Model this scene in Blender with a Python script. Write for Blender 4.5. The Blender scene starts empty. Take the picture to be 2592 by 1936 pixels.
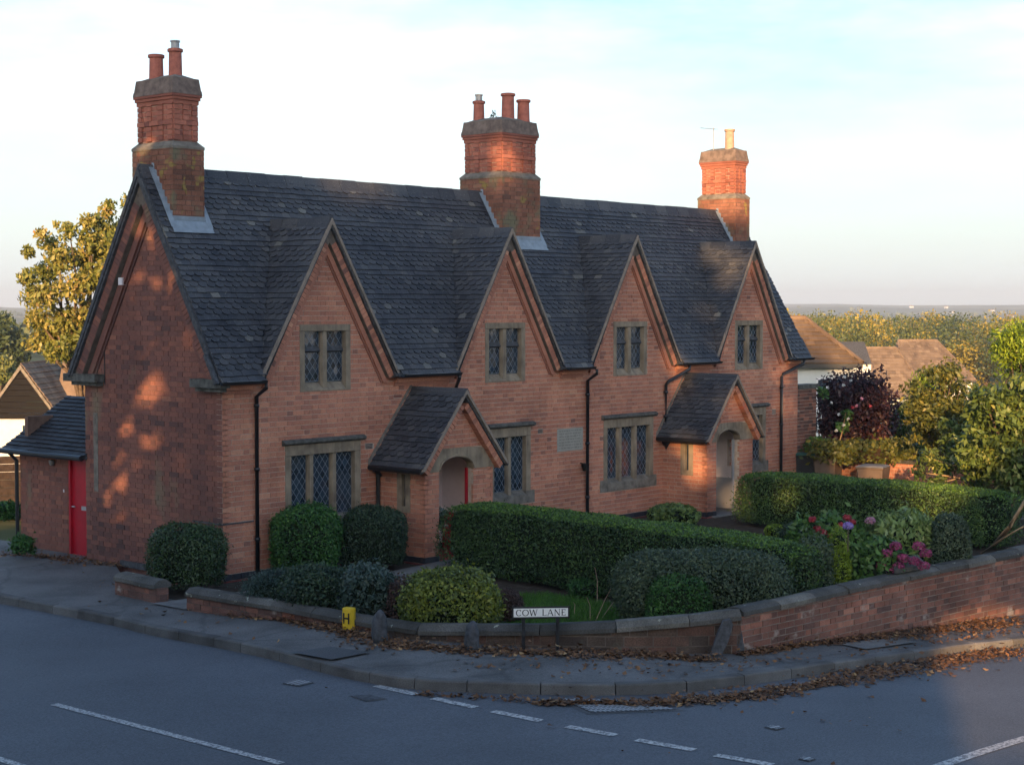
import bpy, math, random
import numpy as np
from mathutils import Vector, Matrix, noise
random.seed(7); RNG = np.random.default_rng(11)
SC = bpy.context.scene
COL = SC.collection
K = 1.1                       # metres per model unit (scales whole scene and camera about the origin; dimensions at brick-course scale left doors short)
R = math.radians

# ------------------------------------------------------------------ camera
CAM = np.array([-16.272, -20.138, 4.112]); YAW, PITCH, FPX = .853, -.0443, 4200.0
FW = np.array([math.sin(YAW)*math.cos(PITCH), math.cos(YAW)*math.cos(PITCH), math.sin(PITCH)])
RT = np.array([math.cos(YAW), -math.sin(YAW), 0.0]); UP = np.cross(RT, FW)
cd = bpy.data.cameras.new('camera'); co = bpy.data.objects.new('camera', cd); COL.objects.link(co)
co.location = Vector(CAM*K)
co.matrix_world = Matrix(((RT[0], UP[0], -FW[0], CAM[0]*K), (RT[1], UP[1], -FW[1], CAM[1]*K), (RT[2], UP[2], -FW[2], CAM[2]*K), (0, 0, 0, 1)))
cd.sensor_width = 36.0; cd.lens = 36.0*FPX/2592.0; cd.clip_start = .1; cd.clip_end = 30000
SC.camera = co

# ------------------------------------------------------------------ sky and sun
SUN_AZ = math.atan2(-.83, -.56)      # compass angle from +Y towards +X of the direction to the sun
SUN_EL = R(10.5)
W = bpy.data.worlds.new('World'); SC.world = W; W.use_nodes = True
nt = W.node_tree; nt.nodes.clear()
def wn(t, **k):
    n = nt.nodes.new(t)
    for a, b in k.items(): setattr(n, a, b)
    return n
sky = wn('ShaderNodeTexSky', sky_type='NISHITA', sun_disc=False, sun_elevation=SUN_EL, sun_rotation=SUN_AZ % (2*math.pi), altitude=100, air_density=1.0, dust_density=2.5, ozone_density=2.8)
tc = wn('ShaderNodeTexCoord'); mp = wn('ShaderNodeMapping'); mp.inputs['Scale'].default_value = (1.6, 1.6, 7.0)
no = wn('ShaderNodeTexNoise'); no.inputs['Scale'].default_value = 1.9; no.inputs['Detail'].default_value = 7; no.inputs['Roughness'].default_value = .58
cr = wn('ShaderNodeValToRGB'); cr.color_ramp.elements[0].position = .34; cr.color_ramp.elements[1].position = .68
cr.color_ramp.elements[0].color = (.0, .0, .0, 1); cr.color_ramp.elements[1].color = (.8, .8, .8, 1)
hs = wn('ShaderNodeHueSaturation'); hs.inputs['Saturation'].default_value = .3; hs.inputs['Value'].default_value = 1.15
mx = wn('ShaderNodeMix', data_type='RGBA')
bg = wn('ShaderNodeBackground'); bg.inputs['Strength'].default_value = .15
ow = wn('ShaderNodeOutputWorld')
L = nt.links.new
L(tc.outputs['Generated'], mp.inputs['Vector']); L(mp.outputs['Vector'], no.inputs['Vector']); L(no.outputs['Fac'], cr.inputs['Fac'])
h0 = wn('ShaderNodeHueSaturation'); h0.inputs['Saturation'].default_value = 1.42; h0.inputs['Value'].default_value = 1.0
L(sky.outputs['Color'], h0.inputs['Color']); L(sky.outputs['Color'], hs.inputs['Color']); L(cr.outputs['Color'], mx.inputs[0]); L(h0.outputs['Color'], mx.inputs[6]); L(hs.outputs['Color'], mx.inputs[7])
sx = wn('ShaderNodeSeparateXYZ'); L(tc.outputs['Generated'], sx.inputs[0]); mr = wn('ShaderNodeMapRange'); mr.inputs[1].default_value = .0; mr.inputs[2].default_value = .24; mr.inputs[3].default_value = .92; mr.inputs[4].default_value = .0; L(sx.outputs[2], mr.inputs[0])
h1 = wn('ShaderNodeRGB'); h1.outputs[0].default_value = (2.75, 3.0, 2.95, 1)      # thin bright veil of cloud low on the sky, all round
m2 = wn('ShaderNodeMix', data_type='RGBA'); L(mr.outputs[0], m2.inputs[0]); L(mx.outputs[2], m2.inputs[6]); L(h1.outputs['Color'], m2.inputs[7])
L(m2.outputs[2], bg.inputs['Color']); L(bg.outputs['Background'], ow.inputs['Surface'])
sl = bpy.data.lights.new('sun', 'SUN'); sl.energy = 5.0; sl.angle = R(.5); sl.color = (1.0, .58, .25)
so = bpy.data.objects.new('sun', sl); COL.objects.link(so)
SUN_DIR = Vector((math.sin(SUN_AZ)*math.cos(SUN_EL), math.cos(SUN_AZ)*math.cos(SUN_EL), math.sin(SUN_EL)))
so.rotation_euler = SUN_DIR.to_track_quat('Z', 'Y').to_euler(); so.location = (-20, -30, 40)
vs = SC.view_settings; vs.view_transform = 'Standard'; vs.look = 'None'; vs.gamma = 1.0; vs.use_curve_mapping = False
vs.exposure = 1.42
SC.render.engine = 'CYCLES'

# ------------------------------------------------------------------ pixel helpers (display pixels, 2212 wide) and ground heights
def ray(px, py):
    x, y = px*1.1718, py*1.1718
    return FW + RT*(x-1296)/FPX + UP*(968-y)/FPX
def smooth(t): t = min(1, max(0, t)); return t*t*(3-2*t)
def H(x, y):                       # pavement level; the lane falls away to the right
    m = -.1*smooth((y+4.8)/3.3)
    if y > -6: return m
    return m-.03*(x+.8+math.sqrt((x+.8)**2+1.2))*min(1.0, (-6-y)/1.5)
def gp(px, py, off=0.0):           # pixel -> point on the pavement level (+off)
    d = ray(px, py); z = off
    for _ in range(12):
        t = (z-CAM[2])/d[2]; p = CAM+t*d; z = H(p[0], p[1])+off
    return p
def gz(px, py, z):
    d = ray(px, py); return CAM+d*(z-CAM[2])/d[2]
def gd(px, py, dist):              # pixel at a given depth
    d = ray(px, py); return CAM+d*dist
def T(x, y):                       # natural terrain
    r = math.hypot(x+16, y+20); a = math.atan2(x+16, y+20)
    near = -.5-.062*min(60, max(0, x+1))-.035*min(50, max(0, y-6))
    bank = 2.75*smooth((-10.9-x)/4.4)
    n = noise.noise(Vector((x*.0016, y*.0016, 3.1)))*9 + noise.noise(Vector((x*.006, y*.006, 1.7)))*2.2
    val = -4-5.5*smooth((r-60)/240) + n*smooth((r-80)/300)
    hill = 12+9*smooth((.62-a)/.25)+7*noise.noise(Vector((a*9, 1.3, 2.0)))+3*noise.noise(Vector((a*31, 4.3, 2.0)))
    val += (hill+7)*smooth((r-1200)/2600)
    if a < .55: val += 12*smooth((r-700)/900)*smooth((.56-a)/.1)
    return (near+bank)*(1-smooth((r-60)/60)) + val*smooth((r-60)/60)

# ------------------------------------------------------------------ node materials
MATS = {}
def mat(name, fn):
    m = bpy.data.materials.new(name); m.use_nodes = True
    n = m.node_tree; b = n.nodes['Principled BSDF']
    def nd(t, **k):
        x = n.nodes.new(t)
        for a, c in k.items(): setattr(x, a, c)
        return x
    fn(n, b, nd, n.links.new); MATS[name] = m; return m
def ramp(nd, stops, interp='LINEAR'):
    r = nd('ShaderNodeValToRGB'); e = r.color_ramp; e.interpolation = interp
    while len(e.elements) < len(stops): e.elements.new(.5)
    for i, (p, c) in enumerate(stops): e.elements[i].position = p; e.elements[i].color = (*c, 1)
    return r
def nz(nd, L, scale, detail=4, rough=.55, vec=None, mapscale=None):
    t = nd('ShaderNodeTexNoise'); t.inputs['Scale'].default_value = scale; t.inputs['Detail'].default_value = detail; t.inputs['Roughness'].default_value = rough
    c = nd('ShaderNodeTexCoord'); src = c.outputs['Object']
    if mapscale:
        m = nd('ShaderNodeMapping'); m.inputs['Scale'].default_value = mapscale; L(src, m.inputs['Vector']); src = m.outputs['Vector']
    L(src, t.inputs['Vector']); return t
def mul(nd, L, a, b, fac=1.0, bt='MULTIPLY'):
    m = nd('ShaderNodeMix', data_type='RGBA', blend_type=bt); m.inputs[0].default_value = fac
    L(a, m.inputs[6]); L(b, m.inputs[7]); return m.outputs[2]
def bump(nd, L, b, h, strength=.3, dist=.01):
    u = nd('ShaderNodeBump'); u.inputs['Strength'].default_value = strength; u.inputs['Distance'].default_value = dist
    L(h, u.inputs['Height']); L(u.outputs['Normal'], b.inputs['Normal'])
def tinted(name, stops, rough=.9, stain=((.35, (.62, .6, .6)), (.65, (1.1, 1.1, 1.1))), sscale=1.3, fine=70, fstr=.35, bstr=.35, spec=.25, spots=None, attr='tint', stain2=None):
    def f(n, b, nd, L):
        a = nd('ShaderNodeAttribute', attribute_name=attr); r = ramp(nd, stops); L(a.outputs['Fac'], r.inputs['Fac'])
        s = nz(nd, L, sscale, 5); sr = ramp(nd, stain); L(s.outputs['Fac'], sr.inputs['Fac'])
        c = mul(nd, L, r.outputs['Color'], sr.outputs['Color'])
        g = nz(nd, L, fine, 3, .7); gr = ramp(nd, ((.3, (1-fstr,)*3), (.7, (1+fstr*.6,)*3))); L(g.outputs['Fac'], gr.inputs['Fac'])
        c = mul(nd, L, c, gr.outputs['Color'])
        for sp in ((stain2,) if stain2 else ()):
            q = nz(nd, L, sp[0], 4, .6, mapscale=sp[3]); qr = ramp(nd, ((sp[1], (0, 0, 0)), (sp[1]+.1, (1, 1, 1)))); L(q.outputs['Fac'], qr.inputs['Fac'])
            m = nd('ShaderNodeMix', data_type='RGBA'); L(qr.outputs['Color'], m.inputs[0]); L(c, m.inputs[6]); m.inputs[7].default_value = (*sp[2], 1); c = m.outputs[2]
        if spots:
            q = nz(nd, L, spots[0], 3, .6); qr = ramp(nd, ((spots[1], (0, 0, 0)), (spots[1]+.04, (1, 1, 1)))); L(q.outputs['Fac'], qr.inputs['Fac'])
            m = nd('ShaderNodeMix', data_type='RGBA'); L(qr.outputs['Color'], m.inputs[0]); L(c, m.inputs[6]); m.inputs[7].default_value = (*spots[2], 1); c = m.outputs[2]
        L(c, b.inputs['Base Color']); b.inputs['Roughness'].default_value = rough; b.inputs['Specular IOR Level'].default_value = spec
        if bstr: bump(nd, L, b, g.outputs['Fac'], bstr, .006)
    return mat(name, f)
def plain(name, col, rough=.6, var=.25, scale=12, spec=.4, metal=0, bstr=.15, col2=None):
    def f(n, b, nd, L):
        s = nz(nd, L, scale, 5, .6); c2 = col2 or tuple(x*(1+var) for x in col); c1 = tuple(x*(1-var) for x in col) if not col2 else col
        r = ramp(nd, ((.32, c1), (.68, c2))); L(s.outputs['Fac'], r.inputs['Fac'])
        L(r.outputs['Color'], b.inputs['Base Color']); b.inputs['Roughness'].default_value = rough
        b.inputs['Specular IOR Level'].default_value = spec; b.inputs['Metallic'].default_value = metal
        if bstr: bump(nd, L, b, s.outputs['Fac'], bstr, .004)
    return mat(name, f)
def leafmat(name, stops, trans=.25, rough=.45, spec=.35):
    def f(n, b, nd, L):
        a = nd('ShaderNodeAttribute', attribute_name='tint'); r = ramp(nd, stops); L(a.outputs['Fac'], r.inputs['Fac'])
        L(r.outputs['Color'], b.inputs['Base Color']); b.inputs['Roughness'].default_value = rough; b.inputs['Specular IOR Level'].default_value = spec
        t = nd('ShaderNodeBsdfTranslucent'); L(r.outputs['Color'], t.inputs['Color'])
        m = nd('ShaderNodeMixShader'); m.inputs[0].default_value = trans
        L(b.outputs[0], m.inputs[1]); L(t.outputs[0], m.inputs[2]); L(m.outputs[0], n.nodes['Material Output'].inputs['Surface'])
    return mat(name, f)

BR = ((0, (.21, .105, .085)), (.2, (.34, .15, .105)), (.45, (.43, .185, .122)), (.7, (.50, .228, .145)), (.88, (.53, .275, .18)), (1, (.46, .13, .09)))
tinted('brick', BR, stain=((.3, (.72, .7, .7)), (.6, (1.08, 1.08, 1.08))), sscale=.8)
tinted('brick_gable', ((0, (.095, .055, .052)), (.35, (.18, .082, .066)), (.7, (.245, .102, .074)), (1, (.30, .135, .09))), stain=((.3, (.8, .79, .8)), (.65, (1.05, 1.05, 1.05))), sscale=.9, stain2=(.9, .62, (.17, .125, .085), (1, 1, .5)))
tinted('brick_chimney', ((0, (.20, .075, .06)), (.5, (.34, .125, .085)), (1, (.42, .16, .11))), stain=((.3, (.7, .68, .68)), (.6, (1.08, 1.08, 1.08))), sscale=1.6)
tinted('brick_chimney_base', ((0, (.15, .075, .055)), (.5, (.26, .115, .075)), (1, (.32, .15, .10))), sscale=1.5, stain2=(1.5, .50, (.15, .135, .085), (1, 1, .7)), spots=(2.4, .62, (.24, .17, .055)))
tinted('brick_garden', ((0, (.12, .07, .06)), (.4, (.21, .105, .08)), (.75, (.31, .13, .09)), (1, (.42, .20, .14))), sscale=1.2, stain2=(1.7, .615, (.36, .31, .27), (1, 1, 1.6)))
tinted('brick_blue', ((0, (.022, .024, .032)), (1, (.05, .052, .065))), rough=.5, fstr=.2)
tinted('brick_red_plinth', ((0, (.16, .04, .04)), (1, (.26, .07, .06))), fstr=.2)
tinted('roof_tile', ((0, (.028, .031, .039)), (.5, (.056, .060, .070)), (.82, (.085, .086, .090)), (.93, (.095, .095, .097)), (1, (.14, .14, .13))), rough=.62, sscale=1.1, fine=60, fstr=.4, spec=.4, spots=(34, .645, (.19, .19, .17)), stain=((.3, (.7, .7, .75)), (.65, (1.15, 1.12, 1.08))))
tinted('tile_brown', ((0, (.12, .085, .055)), (.5, (.165, .115, .075)), (1, (.22, .155, .10))), rough=.85, sscale=.5, fine=30, fstr=.25)
tinted('tile_old', ((0, (.13, .095, .07)), (.5, (.19, .14, .10)), (1, (.26, .20, .14))), rough=.9, sscale=.6, fine=25, fstr=.3)
tinted('tile_ob', ((0, (.018, .019, .024)), (1, (.045, .045, .052))), rough=.6, fstr=.25)
tinted('kerb', ((0, (.085, .083, .08)), (1, (.17, .165, .158))), sscale=2, fine=90, fstr=.35)
tinted('coping', ((0, (.065, .063, .058)), (.6, (.105, .10, .092)), (1, (.17, .16, .14))), sscale=2.5, fine=50, fstr=.45, spots=(7, .66, (.30, .31, .25)), stain=((.3, (.5, .5, .48)), (.65, (1.1, 1.1, 1.1))))
tinted('rubble', ((0, (.06, .045, .038)), (.5, (.105, .076, .058)), (1, (.15, .078, .056))), sscale=2.5, fine=50, fstr=.45, stain2=(3, .62, (.09, .095, .07), (1, 1, 1)))
plain('mortar', (.42, .345, .285), .95, .22, 9, .1)
plain('cap_brick', (.15, .115, .10), .92, .35, 7, .2, bstr=.3)
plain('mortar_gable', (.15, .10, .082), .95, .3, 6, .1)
plain('mortar_dark', (.12, .10, .085), .95, .3, 8, .1)
plain('mortar_pale', (.22, .185, .155), .95, .2, 8, .1)
def stone_f(n, b, nd, L):
    s = nz(nd, L, 3.0, 6, .6); r = ramp(nd, ((.3, (.15, .12, .088)), (.55, (.25, .205, .15)), (.75, (.31, .26, .20)))); L(s.outputs['Fac'], r.inputs['Fac'])
    q = nz(nd, L, 5, 4, .6, mapscale=(2, 2, .35)); qr = ramp(nd, ((.45, (1, 1, 1)), (.75, (.55, .55, .58)))); L(q.outputs['Fac'], qr.inputs['Fac'])
    L(mul(nd, L, r.outputs['Color'], qr.outputs['Color']), b.inputs['Base Color']); b.inputs['Roughness'].default_value = .9; b.inputs['Specular IOR Level'].default_value = .2
    g = nz(nd, L, 80, 3); bump(nd, L, b, g.outputs['Fac'], .3, .004)
mat('stone', stone_f)
plain('stone_dark', (.085, .085, .078), .9, .5, 9, .2)
plain('stone_weathered', (.15, .135, .115), .92, .4, 6, .2, bstr=.3)
plain('slate_stone', (.055, .058, .065), .8, .5, 14, .3, bstr=.4)
plain('iron_black', (.010, .011, .014), .35, .3, 20, .5)
plain('gutter_grey', (.42, .45, .47), .5, .15, 10, .4)
plain('lead_came', (.17, .20, .24), .45, .3, 30, .5, bstr=0)
plain('lead', (.20, .245, .29), .55, .2, 7, .4)
plain('terracotta', (.33, .115, .085), .8, .25, 9, .25)
plain('terracotta_pale', (.36, .25, .19), .8, .2, 9, .25)
plain('zinc', (.30, .31, .32), .5, .2, 14, .5)
plain('red_paint', (.34, .006, .018), .38, .12, 3, .5, bstr=0)
plain('white_paint', (.62, .60, .62), .5, .06, 4, .4, bstr=0)
plain('white_paint_dim', (.26, .27, .30), .5, .06, 4, .4, bstr=0)  # white door and dado of the far porch, dimness put into the colour
plain('porch_plaster', (.68, .60, .61), .7, .08, 3, .3)
plain('cream_render', (.52, .53, .52), .8, .06, 3, .3)
plain('timber_dark', (.006, .005, .0045), .85, .4, 10, .2, bstr=.3)
plain('fence_timber', (.03, .021, .017), .9, .4, 8, .2, bstr=.3)
plain('plaque_stone', (.27, .26, .23), .85, .12, 6, .2)
plain('plaque_line', (.17, .165, .145), .9, .1, 6, .2)
plain('yellow_paint', (.62, .42, .02), .55, .15, 9, .4)
plain('black_paint', (.012, .012, .012), .5, .2, 9, .4, bstr=0)
plain('sign_white', (.72, .72, .70), .5, .05, 6, .4, bstr=0)
plain('bin_black', (.02, .022, .025), .5, .2, 6, .4)
plain('bin_brown', (.14, .10, .075), .6, .15, 6, .4)
plain('bin_grey', (.16, .16, .165), .55, .15, 6, .4)
plain('bin_green', (.03, .09, .07), .55, .2, 6, .4)
plain('soil', (.055, .042, .032), .95, .4, 10, .1, bstr=.5)
plain('lawn_soil', (.045, .06, .025), .95, .4, 10, .1, bstr=.3)
plain('path_stone', (.16, .155, .15), .9, .25, 5, .2)
plain('bark', (.10, .075, .055), .95, .4, 14, .1, bstr=.5)
plain('bark_pale', (.24, .17, .10), .9, .3, 12, .1, bstr=.4)
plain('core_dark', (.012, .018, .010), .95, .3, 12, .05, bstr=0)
plain('core_brown', (.03, .02, .014), .95, .3, 12, .05, bstr=0)
plain('galv', (.45, .46, .46), .4, .1, 12, .5, .6)
def asphalt(name, c0, c1, patch, big=.35, blot=None):
    def f(n, b, nd, L):
        g = nz(nd, L, 130, 3, .75); r = ramp(nd, ((.3, c0), (.62, c1), (.8, tuple(x*1.9 for x in c1)))); L(g.outputs['Fac'], r.inputs['Fac'])
        s = nz(nd, L, big, 5, .6); sr = ramp(nd, ((.35, (1-patch,)*3), (.65, (1+patch,)*3))); L(s.outputs['Fac'], sr.inputs['Fac'])
        c = mul(nd, L, r.outputs['Color'], sr.outputs['Color'])
        s2 = nz(nd, L, 38, 4, .8); s2r = ramp(nd, ((.34, (.62,)*3), (.66, (1.32,)*3))); L(s2.outputs['Fac'], s2r.inputs['Fac'])
        c = mul(nd, L, c, s2r.outputs['Color'])
        if blot:
            v = nd('ShaderNodeTexVoronoi', feature='DISTANCE_TO_EDGE'); v.inputs['Scale'].default_value = blot
            cc = nd('ShaderNodeTexCoord'); w = nz(nd, L, 2.5, 3); mm = nd('ShaderNodeMix', data_type='VECTOR'); mm.inputs[0].default_value = .25
            L(cc.outputs['Object'], mm.inputs[4]); L(w.outputs['Color'], mm.inputs[5]); L(mm.outputs[1], v.inputs['Vector'])
            vr = ramp(nd, ((.004, (.55,)*3), (.02, (1,)*3))); L(v.outputs['Distance'], vr.inputs['Fac']); c = mul(nd, L, c, vr.outputs['Color'], .6)
        L(c, b.inputs['Base Color']); b.inputs['Roughness'].default_value = .78; b.inputs['Specular IOR Level'].default_value = .35
        bump(nd, L, b, g.outputs['Fac'], .5, .006)
    mat(name, f)
asphalt('asphalt', (.064, .071, .084), (.104, .112, .126), .16, .3)
asphalt('asphalt_dark', (.05, .052, .056), (.08, .082, .086), .12, 1.0)
asphalt('pavement', (.075, .073, .072), (.13, .126, .122), .30, .9, blot=.5)
asphalt('slab', (.11, .105, .10), (.17, .165, .155), .2, .9)
asphalt('yard', (.09, .085, .08), (.14, .13, .12), .2, .6)
def paint_f(n, b, nd, L):
    g = nz(nd, L, 26, 5, .7); r = ramp(nd, ((.43, (.13, .13, .135)), (.56, (.44, .44, .43)), (.75, (.56, .56, .54)))); L(g.outputs['Fac'], r.inputs['Fac'])
    L(r.outputs['Color'], b.inputs['Base Color']); b.inputs['Roughness'].default_value = .7
mat('road_paint', paint_f)
def glass_f(n, b, nd, L):
    a = nd('ShaderNodeAttribute', attribute_name='tint'); r = ramp(nd, ((0, (.010, .018, .030)), (1, (.03, .05, .075)))); L(a.outputs['Fac'], r.inputs['Fac'])  # blue of the reflected sky put into the base colour
    L(r.outputs['Color'], b.inputs['Base Color']); b.inputs['Roughness'].default_value = .07; b.inputs['Specular IOR Level'].default_value = .6; b.inputs['Coat Weight'].default_value = .3; b.inputs['Coat Roughness'].default_value = .05
mat('glass', glass_f)
def terrain_f(n, b, nd, L):
    s = nd('ShaderNodeTexVoronoi'); s.inputs['Scale'].default_value = .006; c = nd('ShaderNodeTexCoord'); L(c.outputs['Object'], s.inputs['Vector'])
    sp = nd('ShaderNodeSeparateColor'); L(s.outputs['Color'], sp.inputs[0])
    r = ramp(nd, ((0, (.05, .07, .025)), (.3, (.09, .11, .035)), (.5, (.05, .065, .022)), (.7, (.20, .17, .075)), (1, (.11, .12, .045))), 'CONSTANT'); L(sp.outputs[0], r.inputs['Fac'])
    g = nz(nd, L, .02, 6, .7); gr = ramp(nd, ((.45, (.35, .42, .35)), (.55, (1, 1, 1)))); L(g.outputs['Fac'], gr.inputs['Fac'])
    L(mul(nd, L, r.outputs['Color'], gr.outputs['Color']), b.inputs['Base Color']); b.inputs['Roughness'].default_value = 1; b.inputs['Specular IOR Level'].default_value = .05
mat('terrain', terrain_f)
G1 = lambda a, b_, c, d: ((0, a), (.4, b_), (.75, c), (1, d))
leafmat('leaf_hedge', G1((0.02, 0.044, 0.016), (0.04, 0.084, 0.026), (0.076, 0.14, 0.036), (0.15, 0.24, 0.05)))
leafmat('leaf_hedge_top_lit', G1((0.04725, 0.108, 0.0162), (0.0945, 0.189, 0.027), (0.1485, 0.2565, 0.0405), (0.216, 0.3375, 0.054)))  # light on the hedge top put into the leaf colour
leafmat('leaf_dark', G1((0.0152, 0.0304, 0.0171), (0.0266, 0.0532, 0.0266), (0.0532, 0.0912, 0.0418), (0.095, 0.1425, 0.0665)))
leafmat('leaf_holly', G1((0.0204, 0.0374, 0.017), (0.0374, 0.0714, 0.0272), (0.0765, 0.1275, 0.0442), (0.17, 0.221, 0.119)), rough=.3)
leafmat('leaf_round', G1((0.018, 0.0525, 0.012), (0.033, 0.105, 0.021), (0.06, 0.1575, 0.03), (0.135, 0.255, 0.06)))
leafmat('leaf_gold', G1((0.0375, 0.05625, 0.0125), (0.1125, 0.15, 0.025), (0.2125, 0.25, 0.0375), (0.3375, 0.3375, 0.0625)))
leafmat('leaf_cotoneaster', G1((0.0243, 0.0432, 0.0243), (0.054, 0.0837, 0.0459), (0.0945, 0.1323, 0.0702), (0.162, 0.1958, 0.108)))
leafmat('leaf_brown', G1((0.039, 0.0221, 0.0169), (0.078, 0.0455, 0.0364), (0.117, 0.0715, 0.0585), (0.156, 0.104, 0.078)))
leafmat('leaf_lime', G1((0.065, 0.117, 0.0104), (0.143, 0.221, 0.0156), (0.234, 0.325, 0.0234), (0.338, 0.416, 0.039)))
leafmat('leaf_bluish', G1((0.0216, 0.0432, 0.0324), (0.0396, 0.072, 0.054), (0.072, 0.108, 0.09), (0.162, 0.216, 0.198)))
leafmat('leaf_hydrangea', G1((0.027, 0.0675, 0.0162), (0.06075, 0.135, 0.027), (0.0945, 0.189, 0.0378), (0.1485, 0.243, 0.06075)))
leafmat('leaf_hosta', G1((0.072, 0.12, 0.036), (0.144, 0.216, 0.06), (0.228, 0.3, 0.096), (0.432, 0.48, 0.24)))
leafmat('leaf_copper', G1((0.0168, 0.0084, 0.0126), (0.0364, 0.0168, 0.0224), (0.07, 0.028, 0.0308), (0.14, 0.056, 0.0448)))
leafmat('leaf_autumn', G1((.09, .12, .025), (.19, .20, .045), (.34, .29, .09), (.45, .26, .11)), trans=.3)
leafmat('leaf_magnolia', G1((0.036, 0.06, 0.018), (0.084, 0.132, 0.03), (0.156, 0.204, 0.042), (0.408, 0.396, 0.132)), trans=.3)
leafmat('leaf_yellowing', G1((.035, .05, .014), (.085, .10, .022), (.17, .165, .035), (.32, .25, .06)), trans=.3)
leafmat('leaf_conifer', G1((0.028, 0.049, 0.014), (0.07, 0.112, 0.0252), (0.126, 0.182, 0.035), (0.21, 0.266, 0.056)))
leafmat('leaf_farwood', G1((.045, .07, .02), (.09, .115, .03), (.16, .17, .035), (.24, .21, .045)))
leafmat('leaf_fargreen', G1((.03, .045, .02), (.05, .075, .028), (.08, .105, .035), (.12, .14, .045)))
leafmat('leaf_fargold', G1((.13, .12, .02), (.24, .20, .03), (.34, .26, .04), (.40, .29, .06)))
leafmat('leaf_shade', G1((.03, .05, .015), (.06, .08, .02), (.10, .10, .025), (.16, .12, .03)))
leafmat('leaf_grass', G1((0.026, 0.078, 0.0104), (0.052, 0.143, 0.0156), (0.078, 0.208, 0.0234), (0.143, 0.273, 0.039)))
leafmat('leaf_litter', G1((0.055, 0.0275, 0.0154), (0.143, 0.0682, 0.0308), (0.242, 0.121, 0.0495), (0.418, 0.264, 0.121)), trans=.1, rough=.8)
leafmat('petal_magenta', G1((0.168, 0.012, 0.06), (0.264, 0.036, 0.108), (0.336, 0.06, 0.144), (0.408, 0.144, 0.24)))
leafmat('petal_red', G1((0.192, 0.012, 0.024), (0.288, 0.024, 0.042), (0.36, 0.048, 0.06), (0.384, 0.096, 0.108)))
leafmat('petal_pink', G1((.35, .12, .2), (.45, .2, .3), (.5, .26, .36), (.55, .35, .4)))
leafmat('petal_violet', G1((.2, .12, .4), (.26, .18, .5), (.3, .22, .5), (.36, .3, .5)))
leafmat('petal_white', G1((.5, .5, .48), (.6, .6, .58), (.65, .65, .62), (.7, .7, .68)))

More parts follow.
